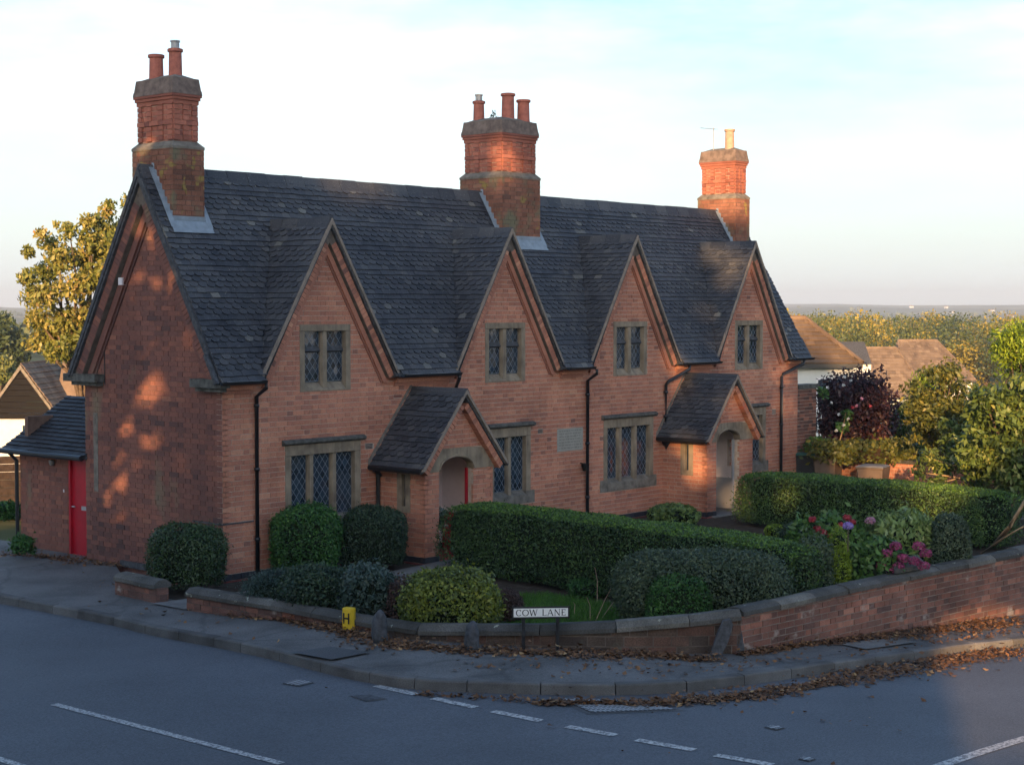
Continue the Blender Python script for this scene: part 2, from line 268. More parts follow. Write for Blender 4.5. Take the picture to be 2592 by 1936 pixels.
# ------------------------------------------------------------------ mesh helpers
class MB:
    """collects polygons in model units; build() links ONE mesh object"""
    def __init__(s): s.v = []; s.f = []; s.t = []; s.m = []
    def poly(s, pts, t=.5, m=0):
        b = len(s.v); s.v.extend(tuple(map(float, p)) for p in pts); s.f.append(tuple(range(b, b+len(pts)))); s.t.append(t); s.m.append(m)
    def faces(s, vs, fs, t=.5, m=0):
        b = len(s.v); s.v.extend(tuple(map(float, p)) for p in vs)
        for f in fs: s.f.append(tuple(b+i for i in f)); s.t.append(t); s.m.append(m)
    def box(s, x0, y0, z0, x1, y1, z1, t=.5, m=0):
        v = [(x0, y0, z0), (x1, y0, z0), (x1, y1, z0), (x0, y1, z0), (x0, y0, z1), (x1, y0, z1), (x1, y1, z1), (x0, y1, z1)]
        s.faces(v, ((0, 3, 2, 1), (4, 5, 6, 7), (0, 1, 5, 4), (1, 2, 6, 5), (2, 3, 7, 6), (3, 0, 4, 7)), t, m)
    def prism(s, poly, a, b, t=.5, m=0):
        """poly: 3D loop, extruded by vector a->b offsets"""
        n = len(poly); A = [tuple(np.array(p)+a) for p in poly]; B = [tuple(np.array(p)+b) for p in poly]
        s.faces(A+B, [tuple(range(n))[::-1], tuple(range(n, 2*n))]+[(i, (i+1) % n, n+(i+1) % n, n+i) for i in range(n)], t, m)
    def tube(s, path, rad, n=8, t=.5, m=0, caps=True):
        path = [np.array(p, float) for p in path]; rad = rad if hasattr(rad, '__len__') else [rad]*len(path); rings = []
        for i, p in enumerate(path):
            d = path[min(i+1, len(path)-1)]-path[max(i-1, 0)]; d = d/(np.linalg.norm(d)+1e-9)
            a = np.cross(d, (0, 0, 1.0)); 
            if np.linalg.norm(a) < .05: a = np.cross(d, (1.0, 0, 0))
            a /= np.linalg.norm(a); c = np.cross(d, a)
            rings.append([p+rad[i]*(a*math.cos(q)+c*math.sin(q)) for q in np.linspace(0, 2*math.pi, n, endpoint=False)])
        vs = [q for r_ in rings for q in r_]; fs = []
        for i in range(len(rings)-1):
            for j in range(n): fs.append((i*n+j, i*n+(j+1) % n, (i+1)*n+(j+1) % n, (i+1)*n+j))
        if caps: fs += [tuple(range(n))[::-1], tuple((len(rings)-1)*n+j for j in range(n))]
        s.faces(vs, fs, t, m)
    def lathe(s, c, prof, n=14, t=.5, m=0):
        vs = []; fs = []
        for (r_, z) in prof:
            for q in np.linspace(0, 2*math.pi, n, endpoint=False): vs.append((c[0]+r_*math.cos(q), c[1]+r_*math.sin(q), c[2]+z))
        for i in range(len(prof)-1):
            for j in range(n): fs.append((i*n+j, i*n+(j+1) % n, (i+1)*n+(j+1) % n, (i+1)*n+j))
        fs.append(tuple((len(prof)-1)*n+j for j in range(n))); fs.append(tuple(range(n))[::-1])
        s.faces(vs, fs, t, m)
    def build(s, name, mats, parent=None, smooth=False, bevel=0):
        base = np.array(ROOTB.get(parent.name, (0, 0, 0)) if parent else (0, 0, 0), float)
        me = bpy.data.meshes.new(name); v = (np.array(s.v)-base)*K
        me.from_pydata(v.tolist(), [], s.f)
        for m in ([mats] if isinstance(mats, str) else mats): me.materials.append(MATS[m])
        at = me.attributes.new('tint', 'FLOAT', 'FACE'); at.data.foreach_set('value', np.array(s.t, 'f'))
        if not isinstance(mats, str): me.polygons.foreach_set('material_index', np.array(s.m, 'i'))
        if smooth: me.polygons.foreach_set('use_smooth', np.ones(len(s.f), bool))
        me.update(); return link(name, me, parent, base, bevel)
ROOTB = {}
def link(name, me, parent, base, bevel=0):
    o = bpy.data.objects.new(name, me); COL.objects.link(o)
    if parent: o.parent = parent; ROOTB[o.name] = base
    if bevel:
        b = o.modifiers.new('bevel', 'BEVEL'); b.width = bevel*K; b.segments = 2; b.limit_method = 'ANGLE'
    return o
def tag(o, label=None, cat=None, group=None, kind=None):
    if label: o['label'] = label
    if cat: o['category'] = cat
    if group: o['group'] = group
    if kind: o['kind'] = kind
    return o
def thing(name, label, cat, base, group=None):
    o = bpy.data.objects.new(name, None); COL.objects.link(o); o.empty_display_size = .2
    o.location = Vector(np.array(base, float)*K); ROOTB[o.name] = np.array(base, float)
    return tag(o, label, cat, group)
def fastmesh(name, V, nside, tint, material, parent=None, smooth=False):
    """V: (N, nside, 3) array of polygons in model units"""
    base = np.array(ROOTB.get(parent.name, (0, 0, 0)) if parent else (0, 0, 0), float)
    N = len(V); me = bpy.data.meshes.new(name); me.vertices.add(N*nside)
    me.vertices.foreach_set('co', ((V.reshape(-1, 3)-base)*K).astype('f').ravel())
    me.loops.add(N*nside); me.loops.foreach_set('vertex_index', np.arange(N*nside, dtype='i'))
    me.polygons.add(N); me.polygons.foreach_set('loop_start', np.arange(0, N*nside, nside, dtype='i'))
    me.materials.append(MATS[material]); me.update(calc_edges=True)
    at = me.attributes.new('tint', 'FLOAT', 'FACE'); at.data.foreach_set('value', np.clip(tint, 0, 1).astype('f'))
    return link(name, me, parent, base)
def emit(pieces, name, material, parent, n, rest, score=None, shared=None):
    """pieces: [(verts, faces, tint)]; the n nearest become objects of their own, the rest one 'stuff' part"""
    cen = np.array([np.mean(p[0], axis=0) for p in pieces]); d = np.linalg.norm(cen-CAM, axis=1)
    if score is not None: d = d+score(cen)
    order = np.argsort(d); 
    for i in order[:n]:
        b = MB(); b.faces(*pieces[i]); b.build(name, material, parent)
    if len(order) > n:
        b = MB()
        for i in order[n:]: b.faces(*pieces[i])
        tag(b.build(rest, material, parent), kind='stuff')

# ---- brickwork
def clip_half(poly, a, b, c):      # keep a*u+b*z <= c
    out = []
    for i in range(len(poly)):
        p, q = poly[i], poly[(i+1) % len(poly)]; dp = a*p[0]+b*p[1]-c; dq = a*q[0]+b*q[1]-c
        if dp <= 0: out.append(p)
        if (dp < 0 < dq) or (dq < 0 < dp): t = dp/(dp-dq); out.append((p[0]+t*(q[0]-p[0]), p[1]+t*(q[1]-p[1])))
    return out
def area(p): return abs(sum(p[i][0]*p[(i+1) % len(p)][1]-p[(i+1) % len(p)][0]*p[i][1] for i in range(len(p))))/2
def subtract(rect, h):
    x0, z0, x1, z1 = rect; a, b, c, d = h
    if a >= x1 or c <= x0 or b >= z1 or d <= z0: return [rect]
    o = []
    if a > x0: o.append((x0, z0, a, z1))
    if c < x1: o.append((c, z0, x1, z1))
    xa, xc = max(a, x0), min(c, x1)
    if b > z0: o.append((xa, z0, xc, b))
    if d < z1: o.append((xa, d, xc, z1))
    return o
def bricks(O, U, N, outline, holes=(), course=.08, st=.237, hd=.123, joint=.009, proud=.006, phase=0.0, prf=None, tintf=None, jit=.0025, depth=.05):
    O, U, N = (np.array(a, float) for a in (O, U, N)); Zv = np.array((0, 0, 1.0)); P = []
    us = [p[0] for p in outline]; zs = [p[1] for p in outline]; n = len(outline)
    sgn = sum(outline[i][0]*outline[(i+1) % n][1]-outline[(i+1) % n][0]*outline[i][1] for i in range(n))
    hp = []
    for i in range(n):
        p, q = outline[i], outline[(i+1) % n]; a, b = (q[1]-p[1]), -(q[0]-p[0])
        if sgn < 0: a, b = -a, -b
        l = math.hypot(a, b); 
        if l > 1e-6: hp.append((a/l, b/l, (a*p[0]+b*p[1])/l))
    per = st+hd
    for r_ in range(math.floor(min(zs)/course), math.ceil(max(zs)/course)):
        z0, z1 = r_*course+joint/2, (r_+1)*course-joint/2
        u = math.floor((min(us)-phase)/per)*per+phase-(per/2 if r_ % 2 else 0)-per
        k = 0
        while u < max(us):
            w = st if k % 2 == 0 else hd; rects = [(u+joint/2, z0, u+w-joint/2, z1)]; u += w; k += 1
            if rects[0][2] < min(us): continue
            for h in holes: rects = [q for r0 in rects for q in subtract(r0, h)]
            for (a, b, c, d) in rects:
                if c-a < .018 or d-b < .015: continue
                j = lambda: random.uniform(-.0018, .0018)
                poly = [(a+j(), b+j()), (c+j(), b+j()), (c+j(), d+j()), (a+j(), d+j())]
                for q in hp: 
                    poly = clip_half(poly, *q)
                    if len(poly) < 3: break
                if len(poly) < 3 or area(poly) < .0006: continue
                cu, cz = (a+c)/2, (b+d)/2; pr = proud+random.uniform(-jit, jit)+(prf(cu, cz) if prf else 0)
                fr = [O+U*p[0]+Zv*p[1]+N*pr for p in poly]; bk = [p-N*(depth) for p in fr]; m = len(poly)
                t = tintf(cu, cz, w) if tintf else min(1, max(0, random.gauss(.5, .2)))
                # outward winding
                nn = np.cross(fr[1]-fr[0], fr[2]-fr[1]); f0 = tuple(range(m)) if nn@N > 0 else tuple(range(m))[::-1]
                P.append((fr+bk, [f0]+[(i, m+i, m+(i+1) % m, (i+1) % m) if nn@N > 0 else (i, (i+1) % m, m+(i+1) % m, m+i) for i in range(m)], t))
    return P
# ---- tiles on a slope
def tiles(O, U, S, N, u0, u1, s0, s1, gauge=.1, w=.168, pattern=(0, 0, 1, 1, 1), keep=None, th=.02, tintf=None, lap=.05, prow=0, lift=.042):
    O, U, S, N = (np.array(a, float) for a in (O, U, S, N)); P = []; rows = int((s1-s0)/gauge)+1
    for r_ in range(rows):
        sa = s0+r_*gauge; sb = min(sa+gauge+lap, s1); fish = pattern[(r_+prow) % len(pattern)]; off = (r_ % 2)*w/2
        if sb-sa < .02: continue
        k = math.floor((u0-off)/w)-1
        while k*w+off < u1:
            a, b = k*w+off+.002, (k+1)*w+off-.002; k += 1
            if b < u0+.01: continue
            jit = random.uniform(-.007, .007); c = (a+b)/2; hw = (b-a)/2; lo = random.uniform(-.003, .004)
            if fish: bot = [(c+hw*q, sa+jit+.055*(1-math.sqrt(max(0, 1-q*q)))) for q in (-1, -.8, -.45, 0, .45, .8, 1)]
            else: bot = [(a, sa+jit), (b, sa+jit+random.uniform(-.003, .003))]
            poly = bot+[(b, sb), (a, sb)]; poly = [(min(max(p[0], u0), u1), p[1]) for p in poly]
            if area(poly) < .002: continue
            if keep and not keep(c, sa+gauge*.6): continue
            h = lambda s_: lift+lo-(s_-sa)/(gauge+lap)*(lift-.012)
            top = [O+U*p[0]+S*p[1]+N*h(p[1]) for p in poly]; m = len(poly); low = [q-N*th for q in top]
            t = tintf(c, sa) if tintf else min(1, max(0, random.gauss(.45, .2)))
            nn = np.cross(top[1]-top[0], top[2]-top[1]) if not fish else np.cross(top[3]-top[0], top[m-1]-top[0]); fl = nn@N > 0
            fs = [tuple(range(m)) if fl else tuple(range(m))[::-1]]
            for i in range(m):
                if i == m-2: continue
                fs.append((i, m+i, m+(i+1) % m, (i+1) % m) if fl else (i, (i+1) % m, m+(i+1) % m, m+i))
            P.append((top+low, fs, t))
    return P
# ---- foliage
def rot_frames(n, normals, spread):
    d = normals+RNG.normal(0, spread, (n, 3)); d /= np.linalg.norm(d, axis=1, keepdims=True)+1e-9
    a = np.cross(d, RNG.normal(0, 1, (n, 3))); a /= np.linalg.norm(a, axis=1, keepdims=True)+1e-9
    return d, a, np.cross(d, a)
def leaf_quads(P, normals, size, spread=.7, aspect=.5, droop=0.0, sizevar=.35):
    n = len(P); d, a, b = rot_frames(n, normals, spread)
    if droop: a = a+np.array((0, 0, -droop)); a /= np.linalg.norm(a, axis=1, keepdims=True)
    s = (size*(1+RNG.uniform(-sizevar, sizevar, n)))[:, None]
    w = s*aspect; c = d*(s*.12)
    return np.stack([P-a*s*.5, P+b*w*.5-c, P+a*s*.5, P-b*w*.5-c], 1)
def lump(P, f, seed=0.0):
    x, y, z = P[:, 0]*f+seed, P[:, 1]*f+seed*1.7, P[:, 2]*f+seed*.6
    return (np.sin(x*1.7+1.3*np.sin(y*1.3))+np.sin(y*2.1+1.7*np.sin(z*1.9))+np.sin(z*2.3+1.1*np.sin(x*2.7)))/3
def super_surface(n, a, b, c, e):
    ar = np.array([b*c, b*c, a*c, a*c, a*b*1.0]); ar = ar/ar.sum(); f = RNG.choice(5, n, p=ar); q = RNG.uniform(-1, 1, (n, 3))
    for i, (ax, sg) in enumerate(((0, 1), (0, -1), (1, 1), (1, -1), (2, 1))): q[f == i, ax] = sg
    k = (np.abs(q)**e).sum(1)**(-1/e); q = q*k[:, None]
    nrm = np.sign(q)*np.abs(q)**(e-1)/np.array((a, b, c)); nrm /= np.linalg.norm(nrm, axis=1, keepdims=True)+1e-9
    return q*np.array((a, b, c)), nrm
def core_mesh(name, cx, cy, zb, a, b, c, e, ang, shrink, material, parent, low=-.8):
    m = MB(); ca, sa = math.cos(ang), math.sin(ang); N = 8
    def pt(q):
        q = np.array(q, float); k = (np.abs(q)**e).sum()**(-1/e); q = q*k*np.array((a, b, c))*shrink
        q = q*(1+.05*math.sin(q[0]*7+q[1]*5)); return (cx+ca*q[0]-sa*q[1], cy+sa*q[0]+ca*q[1], max(zb, zb+c+q[2]))
    g = np.linspace(-1, 1, N+1)
    for ax in range(3):
        for sg in (-1, 1):
            if ax == 2 and sg == -1: continue
            for i in range(N):
                for j in range(N):
                    def P(u, v): q = [0, 0, 0]; q[ax] = sg; q[(ax+1) % 3] = u; q[(ax+2) % 3] = v; return pt(q)
                    f = [P(g[i], g[j]), P(g[i+1], g[j]), P(g[i+1], g[j+1]), P(g[i], g[j+1])]
                    m.poly(f if sg > 0 else f[::-1])
    return m.build(name, material, parent, smooth=True)
def shrub(name, label, cat, c, zb, a, b, h, material, n, size, e=2.3, ang=0.0, group=None, lumpy=.08, lf=3.0, inset=.12, core='core_dark', spread=.8, aspect=.55, tintb=0.0, topmat=None, topn=0, seed=None, stray=.02, parts=True, droop=0.0, shrink=.86):
    seed = RNG.uniform(0, 50) if seed is None else seed
    t = thing(name, label, cat, (c[0], c[1], zb), group); hz = h/2
    q, nr = super_surface(n, a, b, hz, e); k = 1+lumpy*lump(q, lf, seed)-RNG.uniform(0, inset, n)**1.0*RNG.uniform(0, 1, n)+RNG.exponential(stray, n)
    q = q*k[:, None]; ca, sa = math.cos(ang), math.sin(ang); Rm = np.array(((ca, -sa, 0), (sa, ca, 0), (0, 0, 1)))
    P = q@Rm.T+np.array((c[0], c[1], zb+hz)); nr = nr@Rm.T; ok = P[:, 2] > zb+.02; P, nr, q = P[ok], nr[ok], q[ok]
    # undercut: skirts of a bush are thinner
    tint = .42+RNG.normal(0, .2, len(P))+.18*lump(q, lf*1.4, seed+3)+tintb
    fastmesh('foliage', leaf_quads(P, nr, size, spread, aspect, droop), 4, tint, material, t)
    core_mesh('branches', c[0], c[1], zb, a, b, hz, e, ang, shrink, core, t)
    if topmat:  # paler leaves on top: the lit look is in their colour
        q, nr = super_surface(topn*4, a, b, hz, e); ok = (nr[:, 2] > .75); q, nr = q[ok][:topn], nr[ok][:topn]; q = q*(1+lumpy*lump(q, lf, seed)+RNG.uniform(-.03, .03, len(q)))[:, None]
        P = q@Rm.T+np.array((c[0], c[1], zb+hz)); tag(fastmesh('top_lit_leaves', leaf_quads(P, nr@Rm.T, size*.95, spread, aspect), 4, .45+RNG.normal(0, .2, len(P)), topmat, t), 'paler leaves along the clipped top, light painted in')
    return t
def clump_leaves(blobs, n, size, aspect=.5, spread=1.2, droop=.3, hollow=.55, tintf=None):
    """blobs: [(x,y,z,r)] in model units"""
    B = np.array(blobs, float); w = B[:, 3]**2; idx = RNG.choice(len(B), n, p=w/w.sum())
    d = RNG.normal(0, 1, (n, 3)); d /= np.linalg.norm(d, axis=1, keepdims=True)
    rr = (hollow+(1-hollow)*RNG.uniform(0, 1, n)**.6)*(1+.18*RNG.normal(0, 1, n)*.6)
    P = B[idx, :3]+d*(B[idx, 3]*rr)[:, None]*np.array((1, 1, .85)); nr = d*.7+np.array((0, 0, .5))
    t = .42+RNG.normal(0, .17, n)+(RNG.normal(0, .13, len(B)))[idx]
    return leaf_quads(P, nr, size, spread, aspect, droop), t
def tree(name, label, cat, base, trunk_h, blobs, material, n, size, trunk_r=.12, bark='bark', aspect=.5, droop=.35, group=None, hollow=.45, limbs=True, stems=None):
    t = thing(name, label, cat, base, group); base = np.array(base, float)
    V, ti = clump_leaves(blobs, n, size, aspect, 1.1, droop, hollow); fastmesh('crown', V, 4, ti, material, t)
    m = MB(); top = base+np.array((0, 0, trunk_h)); B = np.array(blobs)
    for st in (stems or [(0, 0)]):
        b0 = base+np.array((st[0], st[1], -.1)); m.tube([b0, (b0+top)/2+np.array((st[0]*.4+random.uniform(-.06, .06)*trunk_h, st[1]*.4+random.uniform(-.06, .06)*trunk_h, 0)), top+np.array((st[0], st[1], 0))*1.5], [trunk_r*1.25, trunk_r, trunk_r*.8], 9)
    if limbs:
        for bl in B[np.argsort(-B[:, 3])][:26]:
            e = bl[:3]; st = base+np.array((0, 0, trunk_h*random.uniform(.65, 1.0))); mid = (st+e)/2+np.array((random.uniform(-.15, .15), random.uniform(-.15, .15), .12))*np.linalg.norm(e-st)*.4
            m.tube([st, mid, e], [trunk_r*.55, trunk_r*.34, trunk_r*.1], 6, caps=False)
    m.build('trunk', bark, t, smooth=True)
    return t
# ================================================================== THE SETTING: terrain, road, pavement, garden
def sheet(name, material, V, F, label=None):
    m = MB(); m.v = [tuple(v) for v in V]; m.f = F; m.t = [.5]*len(F); m.m = [0]*len(F)
    return tag(m.build(name, material, None, smooth=True), kind='structure')
def terrain():
    rad = [0]+[1.6*i for i in range(1, 45)]; r = rad[-1]
    while r < 5200: r *= 1.075; rad.append(r)
    NA = 180; V = []; F = []
    for i, r in enumerate(rad):
        for j in range(NA):
            a = 2*math.pi*j/NA; x, y = -4+r*math.sin(a), -6+r*math.cos(a); V.append((x, y, T(x, y)))
    for i in range(len(rad)-1):
        for j in range(NA):
            if i == 0: F.append((j, NA+(j+1) % NA, NA+j)) if j % 1 == 0 else None
            else: F.append((i*NA+j, i*NA+(j+1) % NA, (i+1)*NA+(j+1) % NA, (i+1)*NA+j))
    F = [f[::-1] for f in F]
    sheet('terrain', 'terrain', V, F)
terrain()
# kerb line read from the photograph, prolonged along both roads
KP = [(-3.0, 60), (-3.0, 30), (-3.0, 12)]+[tuple(gp(x, y, -.03)[:2]) for x, y in ((0, 1283), (250, 1330), (500, 1381), (750, 1440), (850, 1458), (930, 1466), (1050, 1471), (1160, 1474), (1300, 1476), (1400, 1474), (1490, 1469), (1600, 1456), (1700, 1442), (1800, 1428), (1900, 1415), (2100, 1387))]
KP += [(8.5, -11.2), (14, -12.1), (24, -13.8), (40, -16.5)]
IP = [(.3, 60), (.3, 30), (.3, 12), (.3, 2), (.15, 0.6), (-1.4, 0.4), (-1.55, -1.5), (-1.55, -5.3), (-1.5, -5.95), (-1.2, -6.45), (-.75, -7.0), (-.1, -7.65), (.6, -8.3), (1.2, -8.75), (4, -9.1), (8, -9.5), (12, -10), (24, -11.8), (40, -14.5)]
def resample(P, n):
    P = np.array(P, float); d = np.r_[0, np.cumsum(np.linalg.norm(np.diff(P, axis=0), axis=1))]; t = np.linspace(0, d[-1], n)
    return np.stack([np.interp(t, d, P[:, 0]), np.interp(t, d, P[:, 1])], 1)
def strip(name, material, A, B, n, m, za, zb, label=None):
    V = []; F = []
    for i in range(n):
        for j in range(m+1):
            p = A[i]+(B[i]-A[i])*j/m; V.append((p[0], p[1], H(p[0], p[1])+za+(zb-za)*j/m))
    for i in range(n-1):
        for j in range(m):
            q = i*(m+1)+j; F.append((q, q+m+1, q+m+2, q+1))
    sheet(name, material, V, F)
# dense resampling by matching nearest inner point
KD = resample(KP, 420); ID = resample(IP, 2400)
IM = np.array([ID[np.argmin(np.abs(ID-k) @ np.array((1.0, 1.0)) + 0*k[0])] for k in KD])
# keep the inner line monotone
fr = np.maximum.accumulate(np.array([np.argmin(((ID-k)**2).sum(1)) for k in KD])); IM = ID[fr]
strip('pavement', 'pavement', KD, IM, len(KD), 6, -.03, 0.0)
# road
def road():
    xs = np.arange(-10.9, 42, .6); ys = np.arange(-60, 61, .6); V = []; F = []; ix = {}
    def vid(i, j):
        if (i, j) not in ix: ix[(i, j)] = len(V); V.append((xs[i], ys[j], H(xs[i], ys[j])-.15))
        return ix[(i, j)]
    for i in range(len(xs)-1):
        for j in range(len(ys)-1):
            x, y = xs[i], ys[j]
            if x < -2.2 or (-19.5 < y < -8.2):
                F.append((vid(i, j), vid(i+1, j), vid(i+1, j+1), vid(i, j+1)))
    sheet('road', 'asphalt', V, F)
road()
# kerb stones, each its own piece
kerb = tag(MB().build('kerb', 'kerb', None), kind='structure') if False else None
def kerbs():
    P = resample(KP[2:-2], 900); d = np.r_[0, np.cumsum(np.linalg.norm(np.diff(P, axis=0), axis=1))]; s = 0; root = None; m0 = MB()
    e = bpy.data.objects.new('kerb', None); COL.objects.link(e); tag(e, kind='structure'); ROOTB[e.name] = np.zeros(3)
    while s < d[-1]-1:
        l = random.choice((.82, .82, .82, .6)); a, b = s+.006, s+l-.006; s += l; m = MB(); vs = []; n = 3
        for k in range(n+1):
            t = a+(b-a)*k/n; p = np.array((np.interp(t, d, P[:, 0]), np.interp(t, d, P[:, 1]))); q = np.array((np.interp(t+.05, d, P[:, 0]), np.interp(t+.05, d, P[:, 1])))
            g = (q-p)/np.linalg.norm(q-p); nrm = np.array((g[1], -g[0])); h = H(*p)+random.uniform(-.003, .003)
            if nrm@(p-np.array((3, 0))) < 0: nrm = -nrm
            for o, z in ((-.06, -.0), (.045, -.004), (.06, -.02), (.07, -.2)): vs.append((*(p+nrm*o), h-.028+z+.004))
        fs = []
        for k in range(n):
            for j in range(3): i = k*4+j; fs.append((i, i+4, i+5, i+1))
        fs += [(0, 1, 2, 3), (n*4+3, n*4+2, n*4+1, n*4)]
        m.faces(vs, fs, random.uniform(.1, .9)); m.build('kerb_stone', 'kerb', e)
kerbs()
# garden soil, lawn, path, rear yard
def flat(name, material, pts, z, n=1):
    m = MB(); m.poly([(x, y, z) for x, y in pts]); return tag(m.build(name, material, None), kind='structure')
GZ = -.12
flat('garden_soil', 'soil', [(.02, .5), (-1.6, .35), (-1.72, -1.5), (-1.72, -5.3), (-1.66, -6.0), (-1.35, -6.5), (-.9, -7.1), (-.25, -7.8), (.5, -8.5), (1.0, -8.95), (8, -9.55), (13, -10.0), (15.5, -9.5), (15.5, 1.2), (8, 1.2)], GZ)
flat('lawn', 'lawn_soil', [(.5, -4.2), (.2, -5.6), (.2, -7.0), (1.2, -7.9), (2.3, -7.6), (2.3, -5.0), (1.8, -4.0)], GZ+.004)
flat('garden_path', 'path_stone', [(-1.9, -.75), (-1.9, -1.5), (0.2, -1.75), (2.2, -2.35), (4.7, -2.3), (4.7, -1.0), (3.0, -1.2), (1.6, -1.35), (0, -1.0)], GZ+.03)
flat('rear_yard', 'yard', [(15.5, -9.5), (18.4, -9.5), (18.4, 2.5), (15.5, 2.5)], GZ-.03)
# ---- markings and ironwork lying on the road
def decal(name, material, pts, off, label, cat, th=.004):
    m = MB(); m.poly([(p[0], p[1], H(p[0], p[1])-.15+off) for p in pts])
    o = m.build(name, material, None); o['kind'] = 'structure'; return o
def dash(a, b, w, name='road_marking'):
    a, b = np.array(a[:2]), np.array(b[:2]); g = (b-a)/np.linalg.norm(b-a); q = np.array((-g[1], g[0]))*w/2
    n = max(2, int(np.linalg.norm(b-a)/.25)); m = MB()
    for i in range(n):
        p0, p1 = a+(b-a)*i/n, a+(b-a)*(i+1)/n
        m.poly([(p[0], p[1], H(p[0], p[1])-.15+.006) for p in (p0-q, p1-q, p1+q, p0+q)])
    o = m.build(name, 'road_paint', None); o['kind'] = 'structure'
for (a, b) in (((812, 1481), (900, 1500)), ((935, 1508), (1027, 1528)), ((1065, 1536), (1168, 1557)), ((1225, 1569), (1330, 1588)), ((1375, 1598), (1500, 1620)), ((1545, 1631), (1670, 1652)), ((1715, 1660), (1840, 1680))):
    dash(gp(*a, -.15), gp(*b, -.15), .12)
dash(gp(117, 1521, -.15), gp(608, 1649, -.15), .10)
dash(gp(0, 1640, -.15)+np.array((0, .6, 0)), gp(45, 1652, -.15)-np.array((0, 4, 0)), .10)
dash(gp(2040, 1652, -.15)-np.array((.5, -.05, 0)), gp(2212, 1590, -.15)+np.array((3, -.3, 0)), .13)
# dark tarmac patch and pale slab set in the pavement
def pav_patch(name, material, pix, off):
    m = MB(); P = [gp(x, y, 0) for x, y in pix]; m.poly([(p[0], p[1], H(p[0], p[1])-.012+off) for p in P]); tag(m.build(name, material, None), kind='structure')
pav_patch('tarmac_patch', 'asphalt_dark', ((628, 1408), (715, 1396), (800, 1408), (716, 1424)), .0135)
pav_patch('stone_slab', 'slab', ((1812, 1390), (1930, 1377), (1982, 1386), (1870, 1401)), .012)
# manhole covers in the road
def cover(label, pix, bars=0):
    P = [gp(x, y, -.15) for x, y in pix]; c = sum(P)/4; t = thing('manhole_cover', label, 'manhole cover', (c[0], c[1], c[2]-.01))
    m = MB(); m.poly([p+np.array((0, 0, .004)) for p in P]); m.build('frame', 'asphalt_dark', t)
    Q = [c+(p-c)*.86 for p in P]; m = MB(); m.prism([q+np.array((0, 0, .002)) for q in Q], np.zeros(3), np.array((0, 0, .008))); m.build('lid', 'slate_stone', t)
    m = MB()
    for i in range(1, bars):
        f = i/bars; a, b = Q[0]+(Q[3]-Q[0])*f, Q[1]+(Q[2]-Q[1])*f; w = (Q[3]-Q[0])/bars*.22; m.poly([x+np.array((0, 0, .014)) for x in (a-w, b-w, b+w, a+w)])
    for i in range(1, bars*2):
        f = i/bars/2; a, b = Q[0]+(Q[1]-Q[0])*f, Q[3]+(Q[2]-Q[3])*f; w = (Q[1]-Q[0])/bars*.08; m.poly([x+np.array((0, 0, .0145)) for x in (a-w, a+w, b+w, b-w)])
    if bars: m.build('tread_bars', 'zinc', t)
cover('long ribbed steel cover in the road by the give-way dashes', ((1190, 1507), (1400, 1513), (1480, 1535), (1270, 1543)), 9)
cover('small dark drain cover in the road left of the dashes', ((606, 1477), (642, 1467), (682, 1475), (646, 1484)), 4)
cover('pale square cover in the lane mouth near the dashes', ((1648, 1571), (1672, 1566), (1698, 1573), (1676, 1578)), 2)
cover('pale square stopcock cover among the give-way dashes', ((1722, 1640), (1738, 1634), (1764, 1640), (1748, 1646)), 2)
cover('round worn cover below the first dash', ((752, 1503), (800, 1500), (838, 1510), (790, 1516)), 0)
# ================================================================== THE COTTAGE ROW
HW, HL, M = 3.6, 16.78, 1.67
CO, SI = 1/math.hypot(1, M), M/math.hypot(1, M)
EY, EZ = -.22, 2.98; RZ = EZ+(HW/2-EY)*M
PK = (2.15, 6.60, 10.40, 14.73); DA = 5.55; DH = (DA-EZ)/M       # dormer apex height, half width at eaves
house = thing('brick_cottage', 'long red brick cottage row with four steep dormer gables and tall chimneys', 'cottage', (0, 0, -.35))
WIN = []
def wrect(cx, w, z0, z1): return (cx-w/2, z0, cx+w/2, z1)
UPH = [wrect(p, 1.12, 2.77, 3.86) for p in PK]
LOW = [(2.10, 3), (6.74, 2), (10.36, 3), (14.86, 2)]
def lowdims(c, n): w = n*.39+(n-1)*.115; return c-w/2, c+w/2
LOH = []
for c, n in LOW:
    a, b = lowdims(c, n); LOH += [(a-.13, .72, b+.13, 1.93), (a-.24, .49, b+.24, .72)]
holes = UPH+LOH+[(8.09, 1.38, 8.88, 1.82), (3.03, 1.75, 3.22, 1.86), (3.71, 2.58, 3.92, 2.65), (7.52, 1.76, 7.68, 1.86), (15.69, 1.73, 15.86, 1.86)]
def patchy(cu, cz, w):
    g = .46+.16*noise.noise(Vector((cu*.9, cz*1.3, 5)))+random.gauss(0, .14)
    if w < .2: g -= .05
    return min(1, max(0, g))
PF = bricks((0, 0, 0), (1, 0, 0), (0, -1, 0), [(0, 0), (HL, 0), (HL, 2.96), (0, 2.96)], holes, tintf=patchy)
for i, p in enumerate(PK): PF += bricks((0, 0, 0), (1, 0, 0), (0, -1, 0), [(p-1.49, 2.96), (p+1.49, 2.96), (p, 5.45)], [UPH[i]], tintf=patchy)
PG = bricks((0, 0, 0), (0, 1, 0), (-1, 0, 0), [(0, -.3), (HW, -.3), (HW, 3.19), (HW/2, 6.18), (0, 3.19)], [], joint=.007, tintf=lambda u, z, w: min(1, max(0, .45+.25*noise.noise(Vector((u*.8, z*.8, 9)))+random.gauss(0, .15)-.12*(z < .6))))
